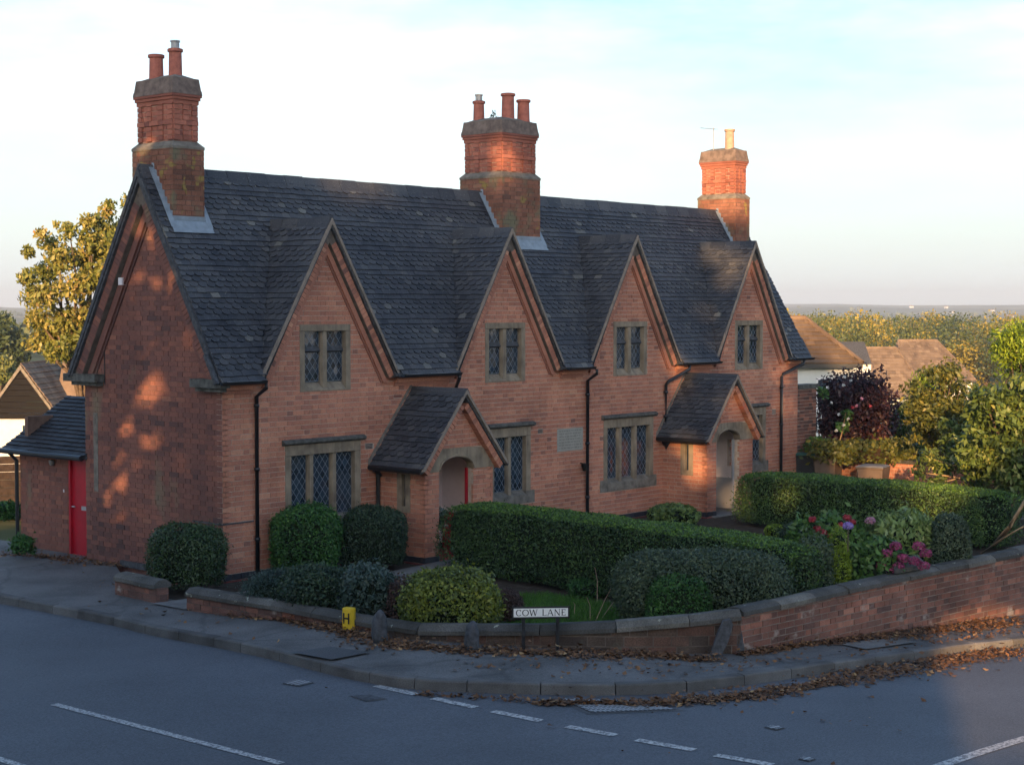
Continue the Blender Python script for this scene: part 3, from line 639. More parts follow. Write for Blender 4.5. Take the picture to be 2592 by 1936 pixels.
# wall bodies in mortar
def body(mb, O, U, N, outline, holes, d0, d1):
    O, U, N = (np.array(a, float) for a in (O, U, N)); us = [p[0] for p in outline]; zs = [p[1] for p in outline]; rects = [(min(us), min(zs), max(us), max(zs))]
    for h in holes: rects = [q for r_ in rects for q in subtract(r_, h)]
    n = len(outline); sg = sum(outline[i][0]*outline[(i+1) % n][1]-outline[(i+1) % n][0]*outline[i][1] for i in range(n))
    for (a, b, c, d) in rects:
        poly = [(a, b), (c, b), (c, d), (a, d)]
        for i in range(n):
            p, q = outline[i], outline[(i+1) % n]; x, y = (q[1]-p[1]), -(q[0]-p[0])
            if sg < 0: x, y = -x, -y
            poly = clip_half(poly, x, y, x*p[0]+y*p[1])
            if len(poly) < 3: break
        if len(poly) >= 3: mb.prism([O+U*p[0]+np.array((0, 0, p[1])) for p in poly], N*d0, N*d1)
mb = MB(); body(mb, (0, 0, 0), (1, 0, 0), (0, -1, 0), [(0, -.4), (HL, -.4), (HL, 2.99), (0, 2.99)], UPH+LOH, 0, -.13)
for i, p in enumerate(PK): body(mb, (0, 0, 0), (1, 0, 0), (0, -1, 0), [(p-1.51, 2.99), (p+1.51, 2.99), (p, 5.48)], [UPH[i]], 0, -.13)
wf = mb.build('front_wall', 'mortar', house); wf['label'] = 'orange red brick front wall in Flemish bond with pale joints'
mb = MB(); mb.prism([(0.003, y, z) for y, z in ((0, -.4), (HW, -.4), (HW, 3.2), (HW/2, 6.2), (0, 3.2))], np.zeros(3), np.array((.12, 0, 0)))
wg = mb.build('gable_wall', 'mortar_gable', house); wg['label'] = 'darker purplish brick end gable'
mb = MB(); mb.box(.13, .14, -.4, HL, HW, 3.0); mb.build('rear_wall', 'mortar_dark', house)
mb = MB(); mb.prism([(HL-.1, y, z) for y, z in ((0.005, -.4), (HW, -.4), (HW, 3.2), (HW/2, 6.2), (0.005, 3.2))], np.zeros(3), np.array((.1, 0, 0))); mb.build('far_gable_wall', 'brick', house)
hide = lambda c: np.where(c[:, 2] < .5, 50, 0)+np.where(c[:, 2] > 3.0, 2, 0)
emit(PF, 'brick', 'brick', wf, 200, 'brickwork', hide)
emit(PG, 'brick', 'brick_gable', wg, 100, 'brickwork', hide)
# plinth and blue brick band
def band_bricks(parent, O, U, N, u0, u1, z0, z1, w, proud, material, name):
    P = bricks(O, U, N, [(u0, z0), (u1, z0), (u1, z1), (u0, z1)], [], course=z1-z0, st=w, hd=w, proud=proud, depth=proud+.03) if abs(z0/(z1-z0)-round(z0/(z1-z0))) < 1e-3 else []
    b = MB(); 
    for p in P: b.faces(*p)
    if P: tag(b.build(name, material, parent), kind='stuff')
band_bricks(wf, (0, 0, 0), (1, 0, 0), (0, -1, 0), 0, HL, -.1, 0, .17, .02, 'brick_blue', 'blue_band')
band_bricks(wf, (0, 0, 0), (1, 0, 0), (0, -1, 0), 0, HL, -.2, -.1, .237, .05, 'brick_red_plinth', 'plinth')
# weathered patches, conduit strip and damp course on the gable
m = MB(); m.box(-.012, 3.24, 1.06, 0, 3.36, 2.38); m.build('conduit_strip', 'stone_weathered', wg)
m = MB(); m.box(-.022, -.022, .775, .04, .72, .795); m.box(-.02, -.024, .775, .6, 0, .795); m.build('damp_course', 'slate_stone', wg)
m = MB(); m.box(-.05, 1.9, -.12, 0, 2.6, -.02); m.build('low_vent_ledge', 'slate_stone', wg)
m = MB(); m.box(-.1, 2.40, 4.50, -.0, 2.50, 4.62); m.tube([(-.05, 2.45, 4.5), (-.05, 2.52, 4.42)], .01, 6); m.build('alarm_box', 'white_paint', house)
m = MB(); m.tube([(-.015, 3.02, 2.86), (-.015, 3.02, 3.75)], .008, 5); m.build('cable', 'iron_black', house)

# ---- windows
def pane_mesh(x0, x1, z0, z1, y, axis='y', dw=.125, dh=.165, parent=None, name='pane', lat=.008):
    """diamond quarries: each little pane sits at its own slight tilt, in lead cames"""
    g = MB(); nrm = np.array((0, -1, 0)) if axis == 'y' else np.array((-1, 0, 0))
    P3 = lambda u, z, d: (u, y-d, z) if axis == 'y' else (y-d, u, z)
    nx, nz_ = int((x1-x0)/dw)+2, int((z1-z0)/dh)+2
    for i in range(-1, 2*nx+1):
        for j in range(-1, nz_+1):
            cx = x0+i*dw/2; cz = z0+j*dh+(dh/2 if i % 2 else 0); poly = [(cx-dw/2, cz), (cx, cz-dh/2), (cx+dw/2, cz), (cx, cz+dh/2)]
            for q in ((1, 0, x1), (-1, 0, -x0), (0, 1, z1), (0, -1, -z0)):
                poly = clip_half(poly, *q)
                if len(poly) < 3: break
            if len(poly) < 3 or area(poly) < 1e-4: continue
            tx, tz = random.gauss(0, .018), random.gauss(0, .018)
            vs = [P3(u, z, (u-cx)*tx+(z-cz)*tz) for u, z in poly]; t = random.random()
            g.poly(vs if axis == 'y' else vs[::-1], t, 0)
    def line(p, q):
        p, q = np.array(p), np.array(q); d = (q-p)/np.linalg.norm(q-p); w = np.array((-d[1], d[0]))*lat/2
        vs = [P3(*(p-w), .004), P3(*(q-w), .004), P3(*(q+w), .004), P3(*(p+w), .004)]; g.poly(vs if axis == 'y' else vs[::-1], .5, 1)
    for sg in (1, -1):
        for i in range(-nx-nz_*2, nx*2+nz_*2+2):
            # lines z = cz + sg*(dh/dw)*(u-cx)
            cz = z0+i*dh/2*2; pts = []
            a = (x0, cz+0.0+(dh/2)); b = (x1, a[1]+sg*dh/dw*(x1-x0)); poly = [a, b]
            (ua, za), (ub, zb) = a, b; t0, t1 = 0., 1.; dz = zb-za
            lo, hi = sorted(((z0-za)/dz, (z1-za)/dz)); t0, t1 = max(t0, lo), min(t1, hi)
            if t1-t0 > .02: line((ua+(ub-ua)*t0, za+dz*t0), (ua+(ub-ua)*t1, za+dz*t1))
    for a, b in (((x0, z0), (x1, z0)), ((x0, z1), (x1, z1)), ((x0, z0), (x0, z1)), ((x1, z0), (x1, z1))): line(a, b)
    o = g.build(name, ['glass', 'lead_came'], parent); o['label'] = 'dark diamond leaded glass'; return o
def window(c, n, upper):
    lw, mw = (.39, .115) if not upper else (.385, .13); w = n*lw+(n-1)*mw; a, b = c-w/2, c+w/2
    m = MB()
    if upper:
        z0, zs, zt, top = 2.77, 2.93, 3.75, 3.86; j = (1.12-w)/2
        m.box(a-j, -.012, zt, b+j, .125, top); m.box(a-j, -.010, z0, a-.0, .125, zt-.002); m.box(b, -.010, z0, b+j, .125, zt-.002)
    else:
        z0, zs, zt, top = .49, .74, 1.75, 1.93; j = .13
        m.box(a-j, -.012, zt, b+j, .125, top); m.box(a-j, -.010, .72, a, .125, zt-.002); m.box(b, -.010, .72, b+j, .125, zt-.002)
    o = m.build('window', 'stone', house, bevel=.008); o['label'] = 'stone mullioned leaded window'
    for k in range(n-1):
        x = a+lw*(k+1)+mw*k; mm = MB(); mm.prism([(x+.02, .012, 0), (x+mw-.02, .012, 0), (x+mw, .06, 0), (x+mw, .12, 0), (x, .12, 0), (x, .06, 0)], np.array((0, 0, zs-.10)), np.array((0, 0, zt-.001))); mm.build('mullion', 'stone', o)
    s = MB(); e = .0 if upper else .11; zf = 2.80 if upper else .66
    s.prism([(a-.001, .0, zf), (a-.001, .12, zs), (a-.001, .12, z0), (a-.001, .0, z0)], np.zeros(3), np.array((b-a+.002, 0, 0)))
    if not upper: s.box(a-.24, -.014, .49, a-.001, .1, .722); s.box(b+.001, -.014, .49, b+.24, .1, .722); s.box(a-.001, -.02, .49, b+.001, .0, .655)
    else: s.box(a-.001, -.012, z0, b+.001, .0, 2.80)
    s.build('sill', 'stone_weathered' if not upper else 'stone', o, bevel=.006)
    if not upper:
        h = MB(); hx0, hx1 = a-.20, b+.20
        h.prism([(hx0, -.085, 1.985), (hx0, -.085, 1.955), (hx0, -.03, 1.925), (hx0, .0, 1.925), (hx0, .0, 2.02)], np.zeros(3), np.array((hx1-hx0, 0, 0))); h.build('hood_mould', 'stone_dark', o)
    for k in range(n):
        x = a+(lw+mw)*k; pane_mesh(x, x+lw, zs, zt, .095, parent=o)
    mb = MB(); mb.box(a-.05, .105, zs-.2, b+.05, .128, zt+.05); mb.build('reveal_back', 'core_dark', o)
    return o
for p in PK: window(p, 2, True)
for c, n in LOW: window(c, n, False)
# vents, plaque, pot hook
for (x0, z0, x1, z1) in ((3.03, 1.75, 3.22, 1.86), (7.52, 1.76, 7.68, 1.86), (15.69, 1.73, 15.86, 1.86), (3.71, 2.58, 3.92, 2.65)):
    m = MB(); m.box(x0+.004, .004, z0+.004, x1-.004, .05, z1-.004)
    for k in range(4): z = z0+.015+k*(z1-z0-.02)/4; m.box(x0+.012, -.008, z, x1-.012, .006, z+.012)
    m.build('air_brick', 'brick_blue' if z0 < 2 else 'brick_gable', house)
m = MB(); m.box(8.09, -.012, 1.38, 8.88, .05, 1.82); pl = m.build('plaque', 'plaque_stone', house, bevel=.006); pl['label'] = 'pale stone tablet with a worn inscription'
m = MB()
for k in range(7):
    x = 8.15; z = 1.765-k*.055
    while x < 8.80: 
        w = random.uniform(.03, .09); m.box(x, -.0135, z, min(x+w, 8.82), -.011, z+.016); x += w+.025
tag(m.build('inscription', 'plaque_line', pl), kind='stuff')
m = MB(); m.tube([(8.80, 0, 1.12), (8.80, -.12, 1.12)], .01, 6); m.lathe((8.80, -.13, .98), [(.05, 0), (.07, .1), (.075, .13), (.02, .14)], 8); m.build('wall_pot', 'timber_dark', house)

# ---- roofs
def slab(mb, O, U, S, N, u0, u1, s0, s1, th=.05):
    O, U, S, N = (np.array(a, float) for a in (O, U, S, N)); mb.prism([O+U*u0+S*s0, O+U*u1+S*s0, O+U*u1+S*s1, O+U*u0+S*s1], np.zeros(3), -N*th)
SLEN = (HW/2-EY)/CO; RU0, RU1 = -.19, 16.96
CHX = [(.08, .70, 1.27), (7.93, 9.06, 1.24), (16.1, 16.68, 1.27)]
def keep_main(u, s):
    z = EZ+s*SI; y = EY+s*CO
    for p in PK:
        if abs(u-p) < (DA-.01-z)/M: return False
    for a, b, yf in CHX:
        if a+.03 < u < b-.03 and y > yf+.06: return False
    return True
MAIN = ((0, EY, EZ), (1, 0, 0), (0, CO, SI), (0, -SI, CO))
def dormtint(u, s): return 1.0 if random.random() < .012 else min(.95, max(0, .42+.22*noise.noise(Vector((u*.7, s*.7, 2)))+random.gauss(0, .15)))
PT = tiles(*MAIN, RU0, RU1, 0, SLEN, keep=keep_main, tintf=dormtint)
rf = MB(); slab(rf, *MAIN, RU0+.02, RU1-.02, .52, SLEN);
for a_, b_ in ((RU0+.02, PK[0]-DH), (PK[0]+DH, PK[1]-DH), (PK[1]+DH, PK[2]-DH), (PK[2]+DH, PK[3]-DH), (PK[3]+DH, RU1-.02)): slab(rf, *MAIN, a_-.12, b_+.12, 0, .519)
slab(rf, (0, HW-EY, EZ), (1, 0, 0), (0, -CO, SI), (0, SI, CO), RU0, RU1, 0, SLEN)
for p in PK:
    for sg in (-1, 1):
        D = ((p+sg*DH, 0, EZ), (0, 1, 0), (-sg*CO, 0, SI), (sg*SI, 0, CO)); ye = EY+(DA-EZ)/M
        PT += tiles(*D, -.16, ye+.12, 0, DH/CO, keep=lambda u, s: EZ+s*SI > EZ+(u-EY)*M-.06, tintf=dormtint)
        rf.prism([(p+sg*DH, -.12, EZ), (p, -.12, DA), (p, ye, DA), (p+sg*DH, EY-.0, EZ)], np.zeros(3), -np.array((sg*SI, 0, CO))*.05)
roof = rf.build('roof', 'slate_stone', house); roof['label'] = 'dark banded fish-scale tile roof with steep dormers'
emit(PT, 'roof_tile', 'roof_tile', roof, 300, 'roof_tiling')
def ridge_tiles(a, b, h=.05, w=.13, seg=.42):
    a, b = np.array(a, float), np.array(b, float); l = np.linalg.norm(b-a); n = max(1, round(l/seg)); d = (b-a)/l; q = np.cross(d, (0, 0, 1.0))
    for i in range(n):
        p0, p1 = a+d*(l*i/n+.004), a+d*(l*(i+1)/n-.004); m = MB(); dz = random.uniform(-.006, .006)
        prof = [q*w-np.array((0, 0, w*1.62-h)), q*.03+np.array((0, 0, h+.01)), -q*.03+np.array((0, 0, h+.01)), -q*w-np.array((0, 0, w*1.62-h)), -q*w-np.array((0, 0, w*1.62+.03-h)), np.array((0, 0, h-.03)), q*w-np.array((0, 0, w*1.62+.03-h))]
        m.prism([p0+x+np.array((0, 0, dz)) for x in prof], np.zeros(3), p1-p0, random.uniform(.2, .9)); m.build('ridge_tile', 'roof_tile', roof)
for a, b in ((RU0, .08), (.70, 7.93), (9.06, 16.1), (16.68, RU1)): ridge_tiles((a, HW/2, RZ), (b, HW/2, RZ))
for p in PK: ridge_tiles((p, -.17, DA), (p, EY+(DA-EZ)/M+.05, DA), .045, .11)
# rake bands: verge mortar, undercloak, corbelled brick and inner moulding
RT_ = math.hypot(1, M)
def rake(mb, c, A, zb, d0, d1, e0, e1, axis, sides=(-1, 1), t=.5):
    for sg in sides:
        lo, hi = A-d1*RT_, A-d0*RT_; x_lo, x_hi = max(0, (lo-zb)/M), max(0, (hi-zb)/M)
        pts = [(c, hi), (c+sg*x_hi, zb), (c+sg*x_lo, zb), (c, lo)]
        f = (lambda u, z, e: (u, e, z)) if axis == 'y' else (lambda u, z, e: (e, u, z))
        A3 = [f(u, z, e0) for u, z in pts]; B3 = [f(u, z, e1) for u, z in pts]
        mb.faces(A3+B3, [(0, 1, 2, 3), (7, 6, 5, 4)]+[(i, (i+1) % 4, 4+(i+1) % 4, 4+i) for i in range(4)], t)
def rake_bricks(c, A, zb, d0, d1, e0, e1, axis, step=.078):
    P = []
    for sg in (-1, 1):
        n = int(((A-zb)/M*RT_)/step); f = (lambda u, z, e: (u, e, z)) if axis == 'y' else (lambda u, z, e: (e, u, z))
        for k in range(n):
            s0, s1 = k*step+.004, (k+1)*step-.004; q = []
            for s_, d in ((s0, d0), (s1, d0), (s1, d1), (s0, d1)): q.append((c+sg*(s_/RT_+d*SI*-1*(1)), A-s_*SI-d*CO) if False else (c+sg*(s_/RT_-d*SI), A-s_*SI-d*CO))
            if min(x[1] for x in q) < zb-.05 or any((x[0]-c)*sg < 0 for x in q): continue
            ee = e0+random.uniform(-.004, .004); A3 = [f(u, z, ee) for u, z in q]; B3 = [f(u, z, e1) for u, z in q]
            P.append((A3+B3, [(0, 1, 2, 3), (7, 6, 5, 4)]+[(i, (i+1) % 4, 4+(i+1) % 4, 4+i) for i in range(4)], min(1, max(0, random.gauss(.45, .2)))))
    return P
def verge(c, A, zb, axis, e, s, parent, material='brick', mort='mortar_pale'):
    m = MB(); rake(m, c, A+.03, zb, 0, .045*s, e-.022, e+.06, axis); m.build('verge_mortar', mort, parent)
    m = MB(); rake(m, c, A+.03, zb, .047*s, .075*s, e-.004, 0, axis); m.build('undercloak', 'slate_stone', parent)
    m = MB(); rake(m, c, A+.03, zb-.02, .077*s, .20*s, e+.052, 0, axis); m.build('cove', 'mortar_dark', parent)
    b = MB()
    for q in rake_bricks(c, A+.03, zb, .08*s, .195*s, e+.045, 0, axis): b.faces(*q)
    tag(b.build('verge_brickwork', material, parent), kind='stuff')
    m = MB(); rake(m, c, A+.03, zb-.1, .215*s, .30*s, e*.35, .0, axis, t=.35); rake(m, c, A+.03, zb-.1, .30*s, .325*s, e*.16, .0, axis, t=.1); m.build('verge_moulding', material, parent)
for p in PK: verge(p, DA, 2.97, 'y', -.17, 1.0, house)
verge(HW/2, RZ-.03, 2.99, 'x', -.20, 1.45, house, 'brick_gable', 'slate_stone')
# kneelers, eaves courses and string
m = MB(); m.box(-.19, HW-.55, 2.90, .0, HW+.36, 3.03); m.box(-.12, HW-.52, 2.835, 0, HW+.22, 2.898); m.build('kneeler', 'stone_dark', house)
m = MB(); m.box(-.19, -.21, 2.90, -.002, .55, 3.03); m.box(-.12, -.12, 2.835, -.002, .50, 2.898); m.build('kneeler', 'stone_dark', house)
EAV = [(-.0, PK[0]-DH), (PK[0]+DH, PK[1]-DH), (PK[1]+DH, PK[2]-DH), (PK[2]+DH, PK[3]-DH), (PK[3]+DH, HL)]
for i, (a, b) in enumerate(EAV):
    m = MB(); m.box(a+(-.0 if i == 0 else .02), -.045, 2.80, b-.02, .0, 2.85, .3); m.box(a+.02, -.10, 2.86, b-.02, .0, 2.93, .6); m.build('eaves_course', 'brick', house)
    g = MB(); g0, g1 = a-.02, b+.04
    if i == 0: g0 = -.22
    if i == 4: g1 = 17.0
    n = 7; vs = []
    for x in (g0, g1):
        for k in range(n): q = math.pi*k/(n-1); vs.append((x, EY-.055-.055*math.cos(q), 3.0-.055*math.sin(q)))
        for k in range(n): q = math.pi*(n-1-k)/(n-1); vs.append((x, EY-.055-.047*math.cos(q), 3.0-.045*math.sin(q)))
    q = 2*n; g.faces(vs, [tuple(range(q))[::-1], tuple(range(q, 2*q))]+[(k, (k+1) % q, q+(k+1) % q, q+k) for k in range(q)]); gt = g.build('gutter', 'iron_black', house)
    l = MB(); l.box(g0+.12, EY-.09, 2.985, g1-.1, EY-.02, 3.0); l.build('gutter_pale_strip', 'gutter_grey', gt)  # pale strip in the open top of the gutter
def pipe(path, name='downpipe', r_=.034, clips=()):
    m = MB(); m.tube(path, r_, 9)
    for z in clips: m.tube([(path[-1][0], path[-1][1], z-.025), (path[-1][0], path[-1][1], z+.025)], r_*1.35, 9)
    return m.build(name, 'iron_black', house, smooth=True)
pipe([(.66, EY-.05, 2.95), (.66, EY-.05, 2.88), (.64, -.06, 2.74), (.64, -.06, GZ)], clips=(2.6, 1.6, .5))
pipe([(5.08, EY-.05, 2.95), (5.08, EY-.05, 2.9), (5.22, -.06, 2.74), (5.22, -.06, 1.5)])
pipe([(8.98, EY-.05, 2.95), (8.98, EY-.05, 2.86), (8.96, -.06, 2.72), (8.96, -.06, GZ)], clips=(2.45, 1.5, .45))
pipe([(12.1, EY-.05, 2.96), (12.08, EY-.05, 2.86), (11.64, -.06, 2.62), (11.55, -.06, 2.55), (11.55, -.06, 1.45)], clips=(2.4, 1.9))
h = MB(); h.lathe((11.56, -.09, 1.15), [(.03, 0), (.06, .12), (.11, .2), (.12, .3), (.1, .3)], 10); h.build('hopper', 'iron_black', house)
pipe([(11.57, -.09, 1.16), (11.60, -.07, 1.0), (11.60, -.07, GZ)], clips=(.3,))
pipe([(16.62, EY-.05, 2.95), (16.58, EY-.05, 2.86), (16.05, -.06, 2.64), (16.0, -.06, 2.58), (16.0, -.06, GZ)], clips=(2.35, 1.5))

# ---- chimneys
def chimney(x0, x1, yf, label, pots, plants=False, flip=False):
    yb = HW-yf; t = MB(); t.box(x0+.004, yf+.004, 4.4, x1-.004, yb-.004, 6.70)
    ch = t.build('chimney', 'mortar_dark', house); ch['label'] = label
    P = []
    for (O, U, N, a, b) in (((0, yf, 0), (1, 0, 0), (0, -1, 0), x0, x1), ((x0, 0, 0), (0, 1, 0), (-1, 0, 0), yf, yb), ((x1, 0, 0), (0, 1, 0), (1, 0, 0), yf, yb)):
        P += bricks(O, U, N, [(a, 4.6), (b, 4.6), (b, 6.68), (a, 6.68)], [], phase=a, proud=.004)
    b = MB(); [b.faces(*q) for q in P]; tag(b.build('base_brickwork', 'brick_chimney_base', ch), kind='stuff')
    i = .075; X0, X1, YF, YB = x0+i, x1-i, yf+i, yb-i
    m = MB(); m.faces([(x0-.01, yf-.01, 6.66), (x1+.01, yf-.01, 6.66), (x1+.01, yb+.01, 6.66), (x0-.01, yb+.01, 6.66), (x0-.01, yf-.01, 6.70), (x1+.01, yf-.01, 6.70), (x1+.01, yb+.01, 6.70), (x0-.01, yb+.01, 6.70), (X0, YF, 6.79), (X1, YF, 6.79), (X1, YB, 6.79), (X0, YB, 6.79)],
                     [(0, 1, 5, 4), (1, 2, 6, 5), (2, 3, 7, 6), (3, 0, 4, 7), (4, 5, 9, 8), (5, 6, 10, 9), (6, 7, 11, 10), (7, 4, 8, 11)]); m.build('weathering', 'stone_weathered', ch)
    m = MB(); m.box(X0+.004, YF+.004, 6.7, X1-.004, YB-.004, 7.44); m.build('stack', 'mortar', ch)
    P = []
    for (O, U, N, a, b) in (((0, YF, 0), (1, 0, 0), (0, -1, 0), X0, X1), ((X0, 0, 0), (0, 1, 0), (-1, 0, 0), YF, YB), ((X1, 0, 0), (0, 1, 0), (1, 0, 0), YF, YB)):
        w = b-a; np_ = 2 if w < .7 else 3
        def prf(u, z, a=a, w=w, np_=np_):
            f = (u-a)/w*np_; q = abs(f-round(f))*w/np_
            return .022 if (0 < round(f) < np_ and q < .062) or q < .03 and False else (.02 if 7.04 < z < 7.12 else 0)
        P += bricks(O, U, N, [(a, 6.78), (b, 6.78), (b, 7.40), (a, 7.40)], [], phase=a, proud=.004)
        for k in [a+.058, b-.058]+[a+w*j/np_ for j in range(1, np_)]: P += bricks(O, U, N, [(k-.058, 6.79), (k+.058, 6.79), (k+.058, 7.40), (k-.058, 7.40)], [], phase=k-.058, st=.118, hd=.118, proud=.024)
        P += bricks(O, U, N, [(a, 7.04), (b, 7.04), (b, 7.12), (a, 7.12)], [], phase=a, proud=.03)
    b = MB(); [b.faces(*q) for q in P]; tag(b.build('stack_brickwork', 'brick_chimney', ch), kind='stuff')
    def ring(mb, z0, z1, o, t=.4, taper=0.0):
        v = [(X0-o, YF-o, z0), (X1+o, YF-o, z0), (X1+o, YB+o, z0), (X0-o, YB+o, z0)]; o2 = o-taper
        v += [(X0-o2, YF-o2, z1), (X1+o2, YF-o2, z1), (X1+o2, YB+o2, z1), (X0-o2, YB+o2, z1)]
        mb.faces(v, [(0, 3, 2, 1), (4, 5, 6, 7), (0, 1, 5, 4), (1, 2, 6, 5), (2, 3, 7, 6), (3, 0, 4, 7)], t)
    m = MB(); ring(m, 7.38, 7.44, .022); ring(m, 7.442, 7.49, .042); ring(m, 7.492, 7.53, .06, .2); m.build('corbel', 'brick_chimney', ch)
    m = MB(); ring(m, 7.532, 7.60, .065, .5, .01); ring(m, 7.602, 7.79, .05, .5, .025); m.build('cap', 'cap_brick', ch)
    m = MB(); ring(m, 7.792, 7.86, -.01, .5, .16); m.build('flaunching', 'stone_weathered', ch)
    for (px_, py_, h_, r_, mt, cowl) in pots:
        r_ *= 1.12; h_ += .10; m = MB(); m.lathe((px_, py_, 7.79), [(r_*1.08, 0), (r_, .06), (r_*.93, h_-.06), (r_*1.14, h_-.05), (r_*1.14, h_-.01), (r_*1.0, h_), (r_*.7, h_), (r_*.7, h_-.1)], 16)
        po = m.build('chimney_pot', mt, ch, smooth=False)
        if cowl: m = MB(); m.lathe((px_, py_, 7.79+h_-.02), [(r_*.62, 0), (r_*.62, .12), (r_*.72, .125), (r_*.72, .15), (.01, .16)], 12); m.build('cowl', 'zinc', po)
    # lead: apron at the front, strip up the side, stepped cover flashing
    zf = EZ+(yf-EY)*M; N3 = np.array((0, -SI, CO)); S3 = np.array((0, CO, SI)); m = MB(); a = np.array((x0-.09, yf, zf)); w = np.array((x1-x0+.18, 0, 0))
    m.prism([a-S3*.20+N3*.045, a-S3*.20+w+N3*.045, a+w+S3*.02+N3*.045, a+S3*.02+N3*.045], np.zeros(3), N3*.008)
    m.prism([(x0-.012, yf-.014, zf-.02), (x1+.012, yf-.014, zf-.02), (x1+.012, yf-.014, zf+.12), (x0-.012, yf-.014, zf+.12)], np.zeros(3), np.array((0, .01, 0)))
    L0 = (HW/2-yf)/CO
    for sx in ((x0-.105, .10), (x1+.005, .10)):
        c = np.array((sx[0], yf, zf)); w = np.array((sx[1], 0, 0)); m.prism([c-S3*.1+N3*.046, c-S3*.1+w+N3*.046, c+w+S3*L0+N3*.046, c+S3*L0+N3*.046], np.zeros(3), N3*.008)
    for k in range(8):
        s_ = k*L0/8; p = np.array((x0-.014, yf, zf))+S3*s_; q = p+S3*L0/8; zt = q[2]+.10
        m.prism([(p[0], p[1], p[2]+.02), (p[0], q[1], q[2]+.02), (p[0], q[1], zt), (p[0], p[1]+.01, zt-.01)], np.zeros(3), np.array((.008, 0, 0)))
    m.build('flashing', 'lead', ch)
    return ch
chimney(*CHX[0], 'left chimney with two red pots and mossy base', [(.40, 1.60, .39, .098, 'terracotta', True), (.34, 2.02, .33, .105, 'terracotta', False)])
c2 = chimney(*CHX[1], 'wide middle chimney with three red pots', [(8.22, 2.12, .33, .10, 'terracotta', True), (8.48, 1.58, .46, .115, 'terracotta', False), (8.83, 1.48, .36, .112, 'terracotta', False)])
V, ti = clump_leaves([(8.25, 1.75, 7.86, .09), (8.33, 1.65, 7.83, .07), (8.92, 1.42, 7.79, .05), (8.27, 1.78, 7.97, .05)], 90, .06, .4); w_ = fastmesh('weed', V, 4, ti, 'leaf_bluish', c2); w_['label'] = 'weeds rooted between the pots'
c3 = chimney(*CHX[2], 'right chimney with one pale pot', [(16.36, 1.62, .40, .10, 'terracotta_pale', False)])
m = MB(); m.tube([(16.25, 2.0, 7.75), (16.25, 2.0, 8.35)], .012, 6); m.tube([(16.25, 1.9, 8.3), (16.25, 2.35, 8.36)], .007, 5)
for k in range(5): m.tube([(16.15, 1.95+k*.09, 8.31+k*.012), (16.36, 1.95+k*.09, 8.31+k*.012)], .005, 4)
m.build('aerial', 'galv', c3)

